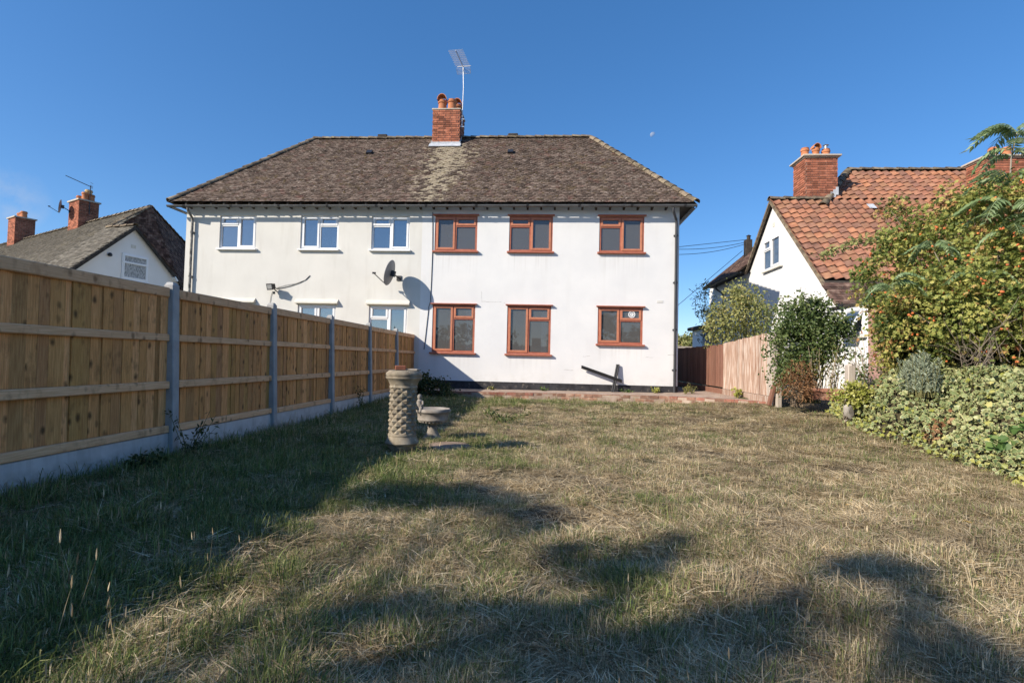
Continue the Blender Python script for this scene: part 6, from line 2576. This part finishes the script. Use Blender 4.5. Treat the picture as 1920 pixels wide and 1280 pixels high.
leaves_obj('crown', Pn, rg.normal(size=Pn.shape), rg.normal(size=Pn.shape) + np.array((0, 0, .8)), rg.uniform(.05, .085, len(Pn)), 'oval', M_dark_leaf, tr2)
b = MB()
b.tube([T0 + Vector((0, 0, -.1)), T0 + Vector((.05, 0, 1.6)), T0 + Vector((.1, .1, 3.2)), T0 + Vector((.2, .2, 4.6))], [.20, .16, .13, .10], 10)
b.build('trunk', M_bark, tr2)
stems_obj('limbs', T0 + Vector((.2, .2, 4.4)), tips, M_bark, tr2, .035, 4, .12, 6)

far = thing('bungalow', 'low dark-roofed house with a square chimney, mirrored in the middle lower window', 'house', (3, -50, 0))
b = MB()
b.box(-14, 20, -56, -50, 0, 2.2)
b.build('wall', M_white2, far)
b = MB()
b.add([(-15, -49.5, 2.1), (21, -49.5, 2.1), (21, -53, 3.3), (-15, -53, 3.3), (-15, -56.5, 2.1), (21, -56.5, 2.1)], [(0, 1, 2, 3), (3, 2, 5, 4), (0, 3, 4), (1, 5, 2)])
b.build('roof', M_greytile, far)
b = MB()
b.box(-2.6, -1.2, -53.5, -52.5, 2.8, 4.6, .02)
b.build('chimney', M_brick, far)
lob = []
for k in range(16):
    x = -34 + k * 4.6 + random.uniform(-1, 1)
    if -6 < x < 2:
        continue
    h = random.uniform(2.2, 3.6) * (1.5 if x > 1 and x < 16 else 1.0)
    lob.append(((x, -38 + random.uniform(-2, 2), h * .8), (random.uniform(2.2, 3.2), 1.6, h)))
cen, P, Dv, Nv, sz_, tt = lobes_leaves(lob, 900, 20, (.35, .35, .3), .42, 31, shell=.6, ground=.2)
hed = thing('tall_hedge', 'row of dark garden trees behind the camera, mirrored in the lower windows', 'hedge', (0, -38, 0))
leaves_obj('foliage', P, Dv, Nv, sz_, 'oval', M_dark_leaf, hed, tt)

# tree tops beyond the passage
cen, P, Dv, Nv, sz_, tt = lobes_leaves([lobe(1300, 640, 60, 30, 11, 1.5), lobe(1322, 634, 62, 22, 12, 1.5), lobe(1275, 645, 60, 25, 9, 1.5)], 240, 26, (.22, .22, .2), .26, 33, shell=.4)
dt = thing('distant_tree', 'distant green treetop above the shed roof between the two houses', 'tree', tuple(aty(1300, 660, 60)))
leaves_obj('crown', P, Dv, Nv, sz_, 'oval', M_rose, dt, tt)
b = MB()
p = aty(1302, 650, 60)
b.tube([(p.x, p.y, 0), (p.x, p.y, p.z)], [.2, .12], 8)
b.build('trunk', M_bark, dt)

# moon
md_ = ray(1224, 253).normalized()
MR = 1.5
mo = MB()
mc = CAMPOS + md_ * 320
n1, n2_ = 24, 12
vs, fs = [], []
axz = (-SUN).normalized()          # towards the sun: keep the lit hemisphere and a little more
s1 = axz.cross(Vector((0, 0, 1))).normalized()
s2 = s1.cross(axz)
for i in range(n2_ + 1):
    th = i / n2_ * PI * .56
    for k in range(n1):
        a = 2 * PI * k / n1
        vs.append(mc + (axz * math.cos(th) + (s1 * math.cos(a) + s2 * math.sin(a)) * math.sin(th)) * MR)
for i in range(n2_):
    for k in range(n1):
        fs.append((i * n1 + k, i * n1 + (k + 1) % n1, (i + 1) * n1 + (k + 1) % n1, (i + 1) * n1 + k))
mo.add(vs, fs, True)
M_moon = bpy.data.materials.new('pale_moon')
M_moon.use_nodes = True
nt = M_moon.node_tree
nt.nodes.remove(nt.nodes['Principled BSDF'])
dfm = nd(nt, 'ShaderNodeBsdfDiffuse', {0: ramp(nt, noise(nt, position(nt), 1.1, 3), [(.4, (.42, .43, .45)), (.6, (.62, .62, .62))])})
trm = nd(nt, 'ShaderNodeBsdfTransparent')
mxm = nd(nt, 'ShaderNodeMixShader', {0: .26, 1: trm.outputs[0], 2: dfm.outputs[0]})
nt.links.new(mxm.outputs[0], nt.nodes['Material Output'].inputs[0])
o = mo.build('moon', M_moon, None, base=mc)
tag(o, 'small pale daytime moon in the blue sky right of the roof', 'moon')
